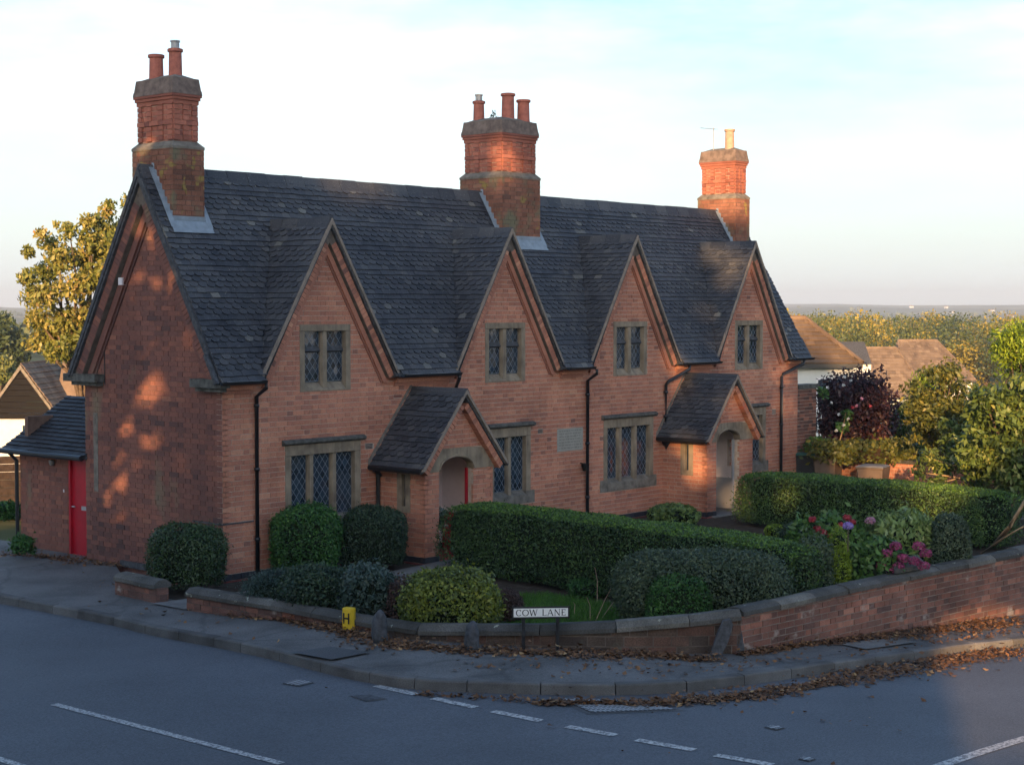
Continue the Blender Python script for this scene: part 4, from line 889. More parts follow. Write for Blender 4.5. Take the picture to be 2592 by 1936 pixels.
# ---- porches
def porch(c, label, plant, dado):
    w0, w1, yf = c-.84, c+.84, -1.1; EW, ez, rz = 1.03, 1.47, 2.73; pm = (rz-ez)/EW; l = math.hypot(1, pm); pc, ps = 1/l, pm/l
    ax, ah, asp, acr = c-.08, .425, 1.40, 1.63      # arch centre, half width, springing, crown
    def arch(x): q = abs(x-ax)/ah; return asp+(acr-asp)*(math.sqrt(max(0, 1-(q**2.6)))*.82+.18*(1-q))
    m = MB(); sd = (-.66, .80, -.56, 1.36); body(m, (w0, 0, 0), (0, 1, 0), (-1, 0, 0), [(yf, -.3), (0, -.3), (0, ez+.05), (yf, ez+.05)], [(-.77, .72, -.46, 1.40)], 0, -.12); body(m, (w1, 0, 0), (0, 1, 0), (1, 0, 0), [(yf, -.3), (0, -.3), (0, ez+.05), (yf, ez+.05)], [(-.70, .80, -.56, 1.36)], 0, -.12)
    fo = [(w0, -.3), (w1, -.3), (w1, ez), (c, rz-.12), (w0, ez)]; hl = [(ax-ah, -.3, ax+ah, 1.72)]
    body(m, (0, yf, 0), (1, 0, 0), (0, -1, 0), fo, hl, 0, -.12)
    o = m.build('porch', 'mortar', house); o['label'] = label
    P = bricks((0, yf, 0), (1, 0, 0), (0, -1, 0), fo, [(ax-ah, -.3, ax+ah, 1.42), (w0-.05, 1.40, w1+.05, 1.78)], tintf=patchy, phase=w0)
    P += bricks((w0, 0, 0), (0, 1, 0), (-1, 0, 0), [(yf, 0), (0, 0), (0, ez), (yf, ez)], [(-.77, .72, -.46, 1.40)], tintf=patchy)
    P += bricks((w1, 0, 0), (0, 1, 0), (1, 0, 0), [(yf, 0), (0, 0), (0, ez), (yf, ez)], [(-.70, .80, -.56, 1.36)])
    b = MB(); [b.faces(*q) for q in P]; tag(b.build('brickwork', 'brick', o), kind='stuff')
    # stone arch
    s = MB(); xs = np.linspace(ax-ah, ax+ah, 21); topz = lambda x: min(1.78, rz-.10-abs(x-c)*pm)
    edge = [w0-.02, w0+.1]+list(xs)+[w1-.1, w1+.02]; Y0, Y1 = yf-.016, yf+.125
    for i in range(len(edge)-1):
        a, b_ = edge[i], edge[i+1]; za = arch(a) if ax-ah <= a <= ax+ah and ax-ah <= b_ <= ax+ah else 1.40; zb = arch(b_) if ax-ah <= a <= ax+ah and ax-ah <= b_ <= ax+ah else 1.40
        ta, tb = max(topz(a), za+.02), max(topz(b_), zb+.02)
        s.faces([(a, Y0, za), (b_, Y0, zb), (b_, Y0, tb), (a, Y0, ta), (a, Y1, za), (b_, Y1, zb), (b_, Y1, tb), (a, Y1, ta)], [(0, 1, 2, 3), (4, 7, 6, 5), (0, 4, 5, 1), (3, 2, 6, 7)])
    s.build('arch', 'stone', o)
    r_ = MB()
    for i in range(20):
        a, b_ = xs[i], xs[i+1]; r_.faces([(a, Y0-.02, arch(a)+.012), (b_, Y0-.02, arch(b_)+.012), (b_, Y0-.02, arch(b_)+.045), (a, Y0-.02, arch(a)+.045), (a, Y0, arch(a)+.012), (b_, Y0, arch(b_)+.012), (b_, Y0, arch(b_)+.045), (a, Y0, arch(a)+.045)], [(0, 1, 2, 3), (0, 4, 5, 1), (3, 2, 6, 7)])
    r_.build('arch_moulding', 'stone', o)
    # inside: plaster, red dado, floor, door
    i_ = MB(); i_.box(w0+.121, -.02, -.2, w1-.121, -.004, 1.9); i_.box(w1-.125, yf+.125, .55, w1-.1215, -.02, .795); i_.box(w1-.125, yf+.125, 1.365, w1-.1215, -.02, 1.9); i_.box(w1-.125, yf+.125, .796, w1-.1215, -.705, 1.364); i_.box(w1-.125, -.555, .796, w1-.1215, -.02, 1.364); i_.box(w0+.1215, yf+.125, -.2, w0+.125, -.02, .7)
    i_.build('plaster', 'porch_plaster', o)
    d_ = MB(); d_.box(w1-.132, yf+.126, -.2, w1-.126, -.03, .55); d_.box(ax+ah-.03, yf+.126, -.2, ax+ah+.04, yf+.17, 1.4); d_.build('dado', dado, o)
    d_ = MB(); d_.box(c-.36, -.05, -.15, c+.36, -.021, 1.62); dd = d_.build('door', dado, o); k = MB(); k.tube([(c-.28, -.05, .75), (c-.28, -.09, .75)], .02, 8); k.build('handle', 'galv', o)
    f_ = MB(); f_.box(w0+.13, yf-.12, -.22, w1-.13, -.02, -.10); f_.build('step', 'red_paint' if plant else 'path_stone', o)
    # slit window in the side
    s = MB(); x = w0-.012
    for (a, b_, z0, z1) in ((-.77, -.66, .72, 1.40), (-.57, -.46, .72, 1.40), (-.66, -.57, 1.35, 1.40), (-.66, -.57, .72, .82)): s.box(x, a, z0, x+.13, b_, z1-.001)
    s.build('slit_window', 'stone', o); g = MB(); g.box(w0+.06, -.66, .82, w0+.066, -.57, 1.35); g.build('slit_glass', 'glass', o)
    # plinth
    for (O_, U_, N_, a, b_) in (((0, yf, 0), (1, 0, 0), (0, -1, 0), w0, ax-ah), ((0, yf, 0), (1, 0, 0), (0, -1, 0), ax+ah, w1), ((w0, 0, 0), (0, 1, 0), (-1, 0, 0), yf, 0)):
        band_bricks(o, O_, U_, N_, a-.0, b_, -.1, 0, .17, .015, 'brick_blue', 'blue_band'); band_bricks(o, O_, U_, N_, a-.03, b_+.03, -.2, -.1, .237, .05, 'brick_red_plinth', 'plinth')
    # roof
    PT2 = []; sl_ = MB()
    for sg in (-1, 1):
        D = ((c+sg*EW, 0, ez), (0, 1, 0), (-sg*pc, 0, ps), (sg*ps, 0, pc)); PT2 += tiles(*D, yf-.16, 0, 0, EW/pc, gauge=.105, tintf=lambda u, s_: min(1, max(0, random.gauss(.35, .2)))); slab(sl_, *D, yf-.13, -.003, 0, EW/pc, .045)
    rr = sl_.build('porch_roof', 'slate_stone', o); b = MB(); [b.faces(*q) for q in PT2]; tag(b.build('tiling', 'roof_tile', o), kind='stuff')
    m = MB(); q = .10
    m.prism([(c-q, yf-.18, rz-.09), (c-.02, yf-.18, rz+.05), (c+.02, yf-.18, rz+.05), (c+q, yf-.18, rz-.09), (c, yf-.18, rz+.01)], np.zeros(3), np.array((0, -yf+.17, 0))); m.build('ridge', 'roof_tile', o)
    global M, RT_, SI, CO
    M0, R0, S0, C0 = M, RT_, SI, CO; M, RT_, SI, CO = pm, l, ps, pc
    m = MB(); rake(m, c, rz+.03, ez-.02, 0, .045, yf-.185, yf-.12, 'y'); m.build('verge_mortar', 'mortar_pale', o)
    m = MB(); rake(m, c, rz+.03, ez-.02, .047, .075, yf-.15, yf, 'y'); m.build('undercloak', 'slate_stone', o)
    b = MB(); [b.faces(*q) for q in rake_bricks(c, rz+.03, ez-.06, .078, .19, yf-.12, yf, 'y')]; tag(b.build('verge_brickwork', 'brick', o), kind='stuff')
    M, RT_, SI, CO = M0, R0, S0, C0
    # lead soaker line against the wall, gutter and pipe
    m = MB(); m.prism([(c-EW-.05, -.012, ez+.0), (c-EW-.05, -.012, ez+.10), (c-.02, -.012, rz+.13), (c-.02, -.012, rz+.05)], np.zeros(3), np.array((0, .01, 0))); m.build('cement_fillet', 'stone_weathered', o)
    for sg in (-1, 1):
        m = MB(); x = c+sg*(EW+.03); m.tube([(x, yf-.14, ez-.02), (x, -.02, ez-.02)], .05, 9); m.build('gutter', 'iron_black', o)
    if plant: m = MB(); m.tube([(c-EW+.0, -.08, ez-.05), (w0-.07+.13, -.06, ez-.2), (w0+.06, -.06, ez-.22)], .03, 8); m.tube([(w0-.06, -.06, ez-.05), (w0-.06, -.06, GZ)], .034, 9); m.build('downpipe', 'iron_black', o)
    return o
porch(4.18, 'gabled brick porch with stone arch and red step beside the long hedge', True, 'red_paint')
porch(12.36, 'far gabled brick porch partly behind the second hedge', False, 'white_paint_dim')
t = thing('potted_plant', 'grey leafed pot plant on the near porch ledge by the hedge', 'plant', (3.80, -1.02, .5))
m = MB(); m.lathe((3.80, -1.02, .5), [(.05, 0), (.07, .12), (.08, .13), (.02, .13)], 10); m.build('pot', 'timber_dark', t)
V, ti = clump_leaves([(3.80, -1.03, .72, .1), (3.86, -1.05, .66, .08), (3.76, -1.05, .66, .07)], 220, .055, .4); fastmesh('leaves', V, 4, ti, 'leaf_bluish', t)
m = MB(); m.box(3.70, -1.09, .46, 3.92, -.96, .498); m.build('ledge', 'stone', house)

# ================================================================== LEAN-TO OUTBUILDING
ob = thing('outbuilding', 'low brick lean-to with red door at the left end of the cottage', 'outbuilding', (.3, 4.7, -.15))
ox, oy0, oy1, oz = .15, 3.62, 5.82, 1.56
m = MB(); body(m, (ox, 0, 0), (0, 1, 0), (-1, 0, 0), [(oy0, -.3), (oy1, -.3), (oy1, oz+.1), (oy0, oz+.1)], [(3.78, -.3, 4.34, 1.56)], 0, -.1); m.box(ox+.1, oy1-.1, -.3, 2.6, oy1, 2.2); wl = m.build('wall', 'mortar_gable', ob)
emit(bricks((ox, 0, 0), (0, 1, 0), (-1, 0, 0), [(oy0, -.2), (oy1, -.2), (oy1, oz), (oy0, oz)], [(3.78, -.3, 4.34, 1.56)], tintf=lambda u, z, w: min(1, max(0, random.gauss(.5, .16)))), 'brick', 'brick_gable', wl, 60, 'brickwork')
m = MB(); m.box(ox+.05, 3.83, -.1, ox+.09, 4.29, 1.55); d_ = m.build('door', 'red_paint', ob)
m = MB(); m.box(ox+.0, 4.29, -.1, ox+.1, 4.34, 1.56); m.box(ox, 3.78, -.1, ox+.1, 3.83, 1.56); m.box(ox, 3.78, -.14, ox+.1, 4.34, -.101); m.build('door_frame', 'red_paint', ob)
m = MB(); m.tube([(ox+.05, 4.24, .72), (ox+.0, 4.24, .72), (ox+.0, 4.16, .72)], .012, 6); m.build('handle', 'galv', d_)
m = MB(); m.box(ox+.035, 3.86, .67, ox+.051, 4.02, .74); m.build('letter_plate', 'galv', d_)
m = MB(); m.lathe((ox-.06, 4.75, 1.40), [(.03, 0), (.05, .05), (.05, .09), (.02, .1)], 10); m.build('lamp', 'bin_grey', ob)
m = MB(); m.box(ox-.01, 4.46, .95, ox, 4.49, 1.0); m.build('bell_push', 'white_paint', ob)
rm = (2.50-1.62)/1.38; l_ = math.hypot(1, rm); D = ((ox-.2, 0, 1.62), (0, 1, 0), (1/l_, 0, rm/l_), (-rm/l_, 0, 1/l_))
m = MB(); slab(m, *D, 3.55, 6.05, 0, 1.38*l_, .05); m.prism([(1.33, 3.6, 2.5), (1.33, 6.05, 2.5), (2.7, 6.05, 1.62), (2.7, 3.6, 1.62)], np.zeros(3), np.array((0, 0, -.05))); rr = m.build('roof', 'slate_stone', ob)
emit(tiles(*D, 3.55, 6.07, 0, 1.38*l_, gauge=.11, w=.17, pattern=(0,)), 'roof_tile', 'tile_ob', rr, 120, 'roof_tiling')
m = MB(); m.box(1.22, 3.6, 2.44, 1.40, 5.2, 2.53); m.build('lead_cap', 'lead', ob)
m = MB(); m.box(1.5, 3.7, 2.3, 2.2, 4.6, 2.78); m.box(1.45, 3.65, 2.781, 2.25, 4.65, 2.84); m.build('rear_stack', 'brick_gable', ob)
m = MB(); m.tube([(ox-.24, 3.6, 1.60), (ox-.24, 6.1, 1.60)], .05, 9); m.tube([(ox-.22, 5.84, 1.58), (ox-.05, 5.86, 1.42), (ox-.05, 5.86, 0)], .034, 8); m.build('gutter', 'iron_black', ob)
# ================================================================== GARDEN WALLS
def wall_run(name, label, pts, tops, material, mort, nind, base=-.35, th=.2, course=.08, st=.237, hd=.123, coplen=.62, coph=.11, copw=.15, joint=.009, tintf=None, endcaps=False):
    c = np.mean(np.array(pts), axis=0); t = thing(name, label, 'wall', (c[0], c[1], H(*c)-.05)); P = []; m = MB(); cop = []
    for i in range(len(pts)-1):
        a, b = np.array(pts[i], float), np.array(pts[i+1], float); l = np.linalg.norm(b-a); g = (b-a)/l; n = np.array((g[1], -g[0])); z0, z1 = tops[i]-coph, tops[i+1]-coph
        out = [(0, base), (l, base), (l, z1), (0, z0)]; O = (a[0], a[1], 0); U = (g[0], g[1], 0); N = (n[0], n[1], 0)
        P += bricks(O, U, N, out, [], course=course, st=st, hd=hd, joint=joint, tintf=tintf, phase=random.uniform(0, .3), jit=.005)
        if i == 0 or endcaps: P += bricks((a[0]+n[0]*0, a[1]+n[1]*0, 0), (-n[0], -n[1], 0), (-g[0], -g[1], 0), [(0, base), (th, base), (th, z0), (0, z0)], [], tintf=tintf)
        if i == len(pts)-2 and endcaps: P += bricks((b[0], b[1], 0), (-n[0], -n[1], 0), (g[0], g[1], 0), [(0, base), (th, base), (th, z1), (0, z1)], [], tintf=tintf)
        A = np.array((a[0], a[1], 0)); Bv = np.array((b[0], b[1], 0)); m.prism([A+np.array((0, 0, base)), Bv+np.array((0, 0, base)), Bv+np.array((0, 0, z1)), A+np.array((0, 0, z0))], np.zeros(3), -np.array((n[0], n[1], 0))*th)
        k = max(1, round(l/coplen))
        for j in range(k):
            f0, f1 = j/k, (j+1)/k; cop.append((a+(b-a)*f0+g*.004, a+(b-a)*f1-g*.004, n, z0+(z1-z0)*f0, z0+(z1-z0)*f1))
    w = m.build('wall_core', mort, t); emit(P, 'brick', material, t, nind, 'brickwork')
    for (p, q, n, za, zb) in cop:
        jz = random.uniform(-.008, .008); jn = random.uniform(-.012, .012); k = MB(); mid = -n*th/2+n*jn
        prof = [(copw, 0), (copw, .055), (copw*.45, coph), (-copw*.45, coph), (-copw, .055), (-copw, 0)]; prof = [(o*random.uniform(.95, 1.05), z*random.uniform(.92, 1.06)) for o, z in prof]
        A = [(p[0]+mid[0]+n[0]*o, p[1]+mid[1]+n[1]*o, za+z+jz+.001) for o, z in prof]; B_ = [(q[0]+mid[0]+n[0]*o, q[1]+mid[1]+n[1]*o, zb+z+jz*.4+.001) for o, z in prof]; s = len(prof)
        k.faces(A+B_, [tuple(range(s)), tuple(range(s, 2*s))[::-1]]+[(i, s+i, s+(i+1) % s, (i+1) % s) for i in range(s)], random.random()); k.build('coping_stone', 'coping', t)
    return t
dk = lambda u, z, w: min(1, max(0, random.gauss(.28, .15)))
wall_run('garden_wall', 'short stub of low brick wall by the clipped holly bush', [(-1.74, .35), (-1.80, -.72)], [.21, .21], 'brick_garden', 'mortar_dark', 40, tintf=dk, endcaps=True, coplen=.55)
wall_run('garden_wall', 'low dark kerbside wall running from the entrance gap to the hydrant marker', [(-1.86, -1.50), (-1.74, -3.2), (-1.64, -4.7), (-1.64, -5.22)], [.2, .2, .17, .175], 'brick_garden', 'mortar_dark', 60, tintf=dk, coplen=.95)
wall_run('garden_wall', 'curved low stone block wall behind the street name sign', [(-1.64, -5.23), (-1.62, -5.8), (-1.30, -6.45), (-.88, -7.15), (-.33, -7.9), (.28, -8.55), (.78, -8.97)], [.18, .19, .22, .25, .30, .37, .43], 'rubble', 'mortar_dark', 120, tintf=lambda u, z, w: random.random(), course=.125, st=.36, hd=.22, joint=.014, coplen=.72, coph=.12)
wall_run('garden_wall', 'long weathered red brick wall along the lane', [(.80, -8.96), (4.5, -9.27), (8.2, -9.62), (12, -10.0)], [.44, .47, .50, .52], 'brick_garden', 'mortar_pale', 300, base=-1.1, coplen=.78, coph=.10, joint=.012, tintf=lambda u, z, w: min(1, max(0, .45+.3*noise.noise(Vector((u*.7, z*2, 4)))+random.gauss(0, .2))))
# loose coping slab tipped over on the lane wall
t = thing('loose_stone', 'broken coping slab lying askew on the lane wall below the hydrangeas', 'stone', (4.7, -9.05, .47)); m = MB(); m.prism([(4.2, -9.22, .475), (4.95, -9.32, .485), (5.1, -9.1, .58), (4.5, -9.02, .60)], np.zeros(3), np.array((0, 0, .06))); m.build('slab', 'coping', t, bevel=.01)

VD0 = np.array((FW[0], FW[1], 0))/math.hypot(FW[0], FW[1])
# ---- guard stones, hydrant marker, street sign
def guard(label, px, py, w, h):
    p = gp(px, py)-VD0*.08; t = thing('guard_stone', label, 'guard stone', p); m = MB()
    m.lathe(p+np.array((0, 0, -.05)), [(w*.52, 0), (w*.54, h*.3), (w*.5, h*.72), (w*.42, h*.9), (w*.24, h*1.03), (w*.06, h*1.08)], 12)
    v = np.array(m.v); v += .012*np.sin(v[:, [1, 2, 0]]*31); m.v = [tuple(x) for x in v]
    m.build('stone', 'slate_stone', t, smooth=True); return t
guard('dark domed guard stone beside the yellow hydrant marker', 822, 1381, .20, .40)
guard('weathered guard stone left of the street name sign', 1021, 1399, .175, .36)
p = gp(750, 1358)-VD0*.10; yv = np.array((-.10, -.99)); face = np.array((-.96, -.28)); side = np.array((face[1], -face[0]))*-1
side = np.array((.28, -.96))
def B3(p, u, v, z): return (p[0]+side[0]*u+face[0]*v, p[1]+side[1]*u+face[1]*v, p[2]+z)
t = thing('hydrant_marker', 'yellow concrete hydrant marker with a black H in the leaves', 'hydrant marker', p); m = MB()
pr = [(-.085, -.06), (-.06, 0.0), (.06, 0.0), (.085, -.06), (.07, -.12), (-.07, -.12)]
m.prism([B3(p, u, v, 0) for u, v in pr], np.array((0, 0, -.03)), np.array((0, 0, .285))); m.build('post', 'yellow_paint', t, bevel=.012)
m = MB(); m.prism([B3(p, u, .002, 0) for u in (-.058, .058)]+[B3(p, u, -.0, 0) for u in (.058, -.058)], np.array((0, 0, .03)), np.array((0, 0, .235))); m.build('plate', 'yellow_paint', t)
m = MB()
for (u0, u1, z0, z1) in ((-.046, -.026, .085, .225), (.026, .046, .085, .225), (-.0255, .0255, .145, .167)): m.prism([B3(p, u0, .004, z0), B3(p, u1, .004, z0), B3(p, u1, .004, z1), B3(p, u0, .004, z1)], np.zeros(3), np.array((face[0]*.004, face[1]*.004, 0)))
m.build('letter_h', 'black_paint', t)
# street sign
a, b = gp(1131, 1397)-VD0*.2, gp(1204, 1398)-VD0*.2; g2 = (b-a)[:2]; ln = np.linalg.norm(g2); g2 = g2/ln; n2 = np.array((g2[1], -g2[0])); n2 = n2 if n2@np.array((-1, -1)) > 0 else -n2; mid = (a+b)/2
sgn = thing('street_sign', 'black framed white COW LANE street name plate on two posts', 'street sign', mid)
def S3_(u, v, z): return np.array((mid[0]+g2[0]*u+n2[0]*v, mid[1]+g2[1]*u+n2[1]*v, mid[2]+z))
sc_ = FPX/((mid-CAM)@FW)/1.1718; hw = 62.5/sc_/abs(g2@RT[:2]); zc = (1399-1324)/sc_+.045; hh = 13/sc_
def sbox(m, u0, u1, z0, z1, v0, v1): m.prism([S3_(u0, v0, z0), S3_(u1, v0, z0), S3_(u1, v0, z1), S3_(u0, v0, z1)], np.zeros(3), np.array((n2[0], n2[1], 0))*(v1-v0))
for u in (-ln/2, ln/2): m = MB(); sbox(m, u-.02, u+.02, -.1, zc+hh*.8, -.05, -.01); m.build('post', 'iron_black', sgn)
m = MB(); sbox(m, -hw, hw, zc-hh, zc+hh, -.009, .004); m.build('frame', 'black_paint', sgn, bevel=.004)
m = MB(); sbox(m, -hw+.022, hw-.022, zc-hh+.021, zc+hh-.021, .0045, .007); m.build('plate', 'sign_white', sgn)
LH = hh*1.05; zb = zc-LH/2
def stroke(p, q, w): 
    p, q = np.array(p), np.array(q); d = (q-p)/np.linalg.norm(q-p); k = np.array((-d[1], d[0]))*w/2
    m.poly([S3_(*(x[0], .0085, x[1])) for x in (p-k, q-k, q+k, p+k)])
def letters():
    T_, t_ = LH*.155, LH*.075
    def serif(u, z): stroke((u-LH*.13, z), (u+LH*.13, z), LH*.05)
    def arc(cu, a0, a1, rx, n=18):
        for i in range(n):
            f0, f1 = a0+(a1-a0)*i/n, a0+(a1-a0)*(i+1)/n; w = t_+(T_-t_)*abs(math.cos((f0+f1)/2)); stroke((cu+rx*math.cos(f0), zb+LH/2+LH*.47*math.sin(f0)), (cu+rx*math.cos(f1+.04), zb+LH/2+LH*.47*math.sin(f1+.04)), w)
    adv = {'C': .86, 'O': 1.0, 'W': 1.22, ' ': .5, 'L': .68, 'A': .95, 'N': .98, 'E': .70}; txt = 'COW LANE'; tot = sum(adv[c]+.14 for c in txt)*LH; u = -tot/2+.07*LH; k_ = min(1.0, (2*hw-.07)/tot)
    top, bt = zb+LH, zb
    global m
    for c in txt:
        w = adv[c]*LH; m = MB()
        if c == 'C': arc(u+w*.52, .75, 2*math.pi-.75, w*.46); stroke((u+w*.86, top-LH*.28), (u+w*.86, top-LH*.02), t_)
        if c == 'O': arc(u+w/2, 0, 2*math.pi, w*.46, 24)
        if c == 'W':
            for (x0, x1, wd) in ((.04, .27, T_), (.50, .27, t_), (.50, .75, T_), (.97, .75, t_)): stroke((u+w*x0, top), (u+w*x1, bt), wd)
            serif(u+w*.04, top); serif(u+w*.97, top)
        if c == 'L': stroke((u+w*.22, bt), (u+w*.22, top), T_); stroke((u+w*.05, bt+t_/2), (u+w*.95, bt+t_/2), t_); stroke((u+w*.95, bt), (u+w*.95, bt+LH*.2), t_); serif(u+w*.22, top)
        if c == 'A': stroke((u+w*.08, bt), (u+w*.47, top), t_); stroke((u+w*.92, bt), (u+w*.50, top), T_); stroke((u+w*.25, bt+LH*.34), (u+w*.75, bt+LH*.34), t_); serif(u+w*.08, bt); serif(u+w*.92, bt)
        if c == 'N': stroke((u+w*.14, bt), (u+w*.14, top), t_); stroke((u+w*.12, top), (u+w*.86, bt), T_); stroke((u+w*.86, bt), (u+w*.86, top), t_); serif(u+w*.14, bt); serif(u+w*.86, top)
        if c == 'E': stroke((u+w*.22, bt), (u+w*.22, top), T_); [stroke((u+w*.05, z), (u+w*x, z), t_) for z, x in ((bt+t_/2, .95), (bt+LH*.52, .75), (top-t_/2, .9))]; stroke((u+w*.95, bt), (u+w*.95, bt+LH*.2), t_); stroke((u+w*.9, top), (u+w*.9, top-LH*.18), t_)
        u += w+.14*LH
        if c != ' ': m.build('letter', 'black_paint', sgn)
letters()
# two dark slabs leaning against the wall corner
def lean(label, pix, off, th):
    q = [gp(x, y) for x, y in pix[:1]][0]; d = (q-CAM)@FW; P = []
    for x, y in pix: r_ = ray(x, y); P.append(CAM+r_*d)
    t = thing('leaning_stone', label, 'stone slab', q); m = MB(); back = np.array((FW[0], FW[1], 0)); m.prism(P, -back*0, back*th); m.build('slab', 'slate_stone', t, bevel=.012)
lean('dark pointed stone slab leaning on the wall corner', [(1534, 1416), (1548, 1372), (1562, 1340), (1578, 1336), (1584, 1350), (1574, 1385), (1560, 1414)], 0, .07)
lean('upright dark stone post against the lane wall corner', [(1578, 1410), (1577, 1345), (1585, 1332), (1596, 1345), (1604, 1370), (1609, 1405)], 0, .09)

# ================================================================== PLANTS IN THE GARDEN
VD = np.array((FW[0], FW[1], 0)); VD /= np.linalg.norm(VD)
def place(x0, x1, ytop, ybot, off=GZ, deep=1.0, zv=None):
    p = gz((x0+x1)/2, ybot, off if zv is None else zv); s = FPX/((p-CAM)@FW)/1.1718; a = (x1-x0)/2/s; c = p+VD*(a*deep*.8 if zv is None else a*deep*.9+.15)+(0 if zv is None else np.array((.32, 0, 0)) if p[0] < -1 else np.array((.1, .34, 0))); s2 = FPX/((c-CAM)@FW)/1.1718
    h = (ybot-ytop)/s2*1.0; top = gd((x0+x1)/2, ytop, (c-CAM)@FW)[2]
    return c, a, a*deep, top-off
VANG = -YAW
def bush(label, x0, x1, yt, yb, material, n, size, name='shrub', cat='shrub', deep=.95, off=GZ, zv=None, **k):
    c, a, b, h = place(x0, x1, yt, yb, off, deep, zv); return shrub(name, label, cat, c, off, a, b, h, material, n, size, ang=VANG, **k)
shrub('hedge', 'long clipped evergreen hedge running from the near porch to the lane', 'hedge', (3.19, -5.12), GZ, .48, 3.55, 1.12, 'leaf_hedge', 52000, .038, e=5.5, ang=-.085, lumpy=.045, lf=2.4, inset=.08, spread=.9, topmat='leaf_hedge_top_lit', topn=16000, stray=.014, shrink=.9)
shrub('hedge', 'second clipped hedge partly sunlit in front of the far porch', 'hedge', (11.32, -4.9), GZ, .47, 2.9, 1.04, 'leaf_hedge', 42000, .042, e=5.5, ang=-.03, lumpy=.045, lf=2.4, inset=.08, spread=.9, topmat='leaf_hedge_top_lit', topn=9000, stray=.014, shrink=.9, tintb=.08)
bush('clipped dark holly dome in front of the brick gable end', 312, 477, 1132, 1288, 'leaf_holly', 12000, .038, e=2.7, lumpy=.08, stray=.03)
bush('clipped bright green round bush under the lower left window', 580, 727, 1092, 1252, 'leaf_round', 11000, .045, e=2.9, lumpy=.08, stray=.035)
bush('clipped dark green round bush left of the near porch', 729, 876, 1094, 1240, 'leaf_dark', 12000, .036, e=3.0, lumpy=.07, stray=.025)
bush('golden green dome of euonymus beside the domed guard stone', 826, 1036, 1228, 1352, 'leaf_gold', 9000, .058, e=2.4, lumpy=.10, stray=.04, zv=0.2)
bush('small brown twiggy dome behind the street name sign', 1040, 1132, 1270, 1352, 'leaf_brown', 5000, .035, e=2.3, core='core_brown', aspect=.25)
bush('dark low rosemary bush behind the kerbside wall', 470, 640, 1238, 1300, 'leaf_bluish', 6500, .045, e=2.2, lumpy=.2, aspect=.25, stray=.06, zv=0.2)
bush('dark spreading ground shrub right of the rosemary bush', 560, 735, 1225, 1318, 'leaf_dark', 6500, .05, e=2.2, lumpy=.2, stray=.06, zv=0.19)
bush('blue green rose bush between the dark shrub and the golden dome', 700, 820, 1228, 1330, 'leaf_bluish', 3800, .06, e=2.2, lumpy=.25, stray=.08, zv=0.18)
bush('reddish barberry twigs left of the golden dome', 800, 870, 1250, 1335, 'leaf_brown', 2200, .045, e=2.2, lumpy=.25, stray=.08, zv=0.18)
bush('wide low cotoneaster mound above the wall corner', 1366, 1765, 1188, 1326, 'leaf_cotoneaster', 26000, .042, e=2.7, lumpy=.07, deep=.55, zv=0.3)
bush('small bright green box dome in front of the cotoneaster mound', 1440, 1585, 1240, 1335, 'leaf_round', 6000, .035, e=2.6, lumpy=.06, deep=.6, zv=0.3)
bush('tuft of bright fern under the long hedge', 1232, 1302, 1252, 1295, 'leaf_round', 900, .06, e=2.0, stray=.15, aspect=.3)
bush('second tuft of bright fern near the cotoneaster', 1345, 1420, 1278, 1310, 'leaf_round', 700, .06, e=2.0, stray=.15, aspect=.3)
bush('leafy green perennial at the foot of the far porch', 1395, 1525, 1092, 1136, 'leaf_hosta', 1500, .10, e=2.2, lumpy=.2, aspect=.6, tintb=-.25)
bush('tiny lime green cushion at the foot of the second hedge', 1655, 1705, 1132, 1165, 'leaf_lime', 700, .04, e=2.2, tintb=-.15)
bush('lime green dwarf conifer above the lane wall', 1833, 1888, 1142, 1252, 'leaf_lime', 5200, .05, name='dwarf_conifer', cat='conifer', e=2.0, lumpy=.16, lf=7, aspect=.3, core='core_dark', zv=0.46)
bush('broad pale leafed shrub beside the hydrangeas', 1925, 2078, 1104, 1215, 'leaf_hosta', 2600, .12, e=2.3, lumpy=.14, aspect=.42, droop=.5, stray=.05, zv=0.47)
bush('grey green clipped mound at the end of the lane garden', 2062, 2155, 1108, 1215, 'leaf_cotoneaster', 7000, .04, e=2.6, lumpy=.06, zv=0.5)
bush('straggly fuchsia with red flowers left of the lime conifer', 1770, 1850, 1165, 1262, 'leaf_cotoneaster', 3500, .05, e=2.2, lumpy=.2, stray=.1, zv=0.45)
bush('dark clipped shrub behind the fuchsia', 1690, 1790, 1128, 1200, 'leaf_dark', 3500, .05, e=2.2, lumpy=.2, stray=.06)
def flowers(label, x0, x1, yt, yb, material, petal, heads, hr, name='hydrangea', n=1500, zv=.46):
    c, a, b, h = place(x0, x1, yt, yb, zv=zv); t = shrub(name, label, 'hydrangea', c, GZ, a, b, h, 'leaf_hydrangea', n, .10, e=2.2, lumpy=.15, ang=VANG, aspect=.55, stray=.05)
    for (fx, fy) in heads:
        d = (c-CAM)@FW-a*.75; p = gd(fx, fy, d); q, nr = super_surface(150, hr, hr, hr*.75, 2.0); fastmesh('flower_head', leaf_quads(q+p, nr, .032, .4, .9), 4, .5+RNG.normal(0, .2, 150), petal, t)
flowers('hydrangea with deep pink heads hanging over the lane wall', 1895, 2015, 1165, 1252, 'leaf_hydrangea', 'petal_magenta', [(1915, 1195), (1935, 1180), (1950, 1205), (1905, 1222), (1985, 1180), (2000, 1195), (1975, 1212), (1995, 1222), (1940, 1222), (1925, 1232)], .085)
flowers('mixed pink and violet hydrangea behind the lime conifer', 1790, 1935, 1112, 1215, 'leaf_hydrangea', 'petal_pink', [(1880, 1125), (1900, 1165), (1825, 1172)], .075)
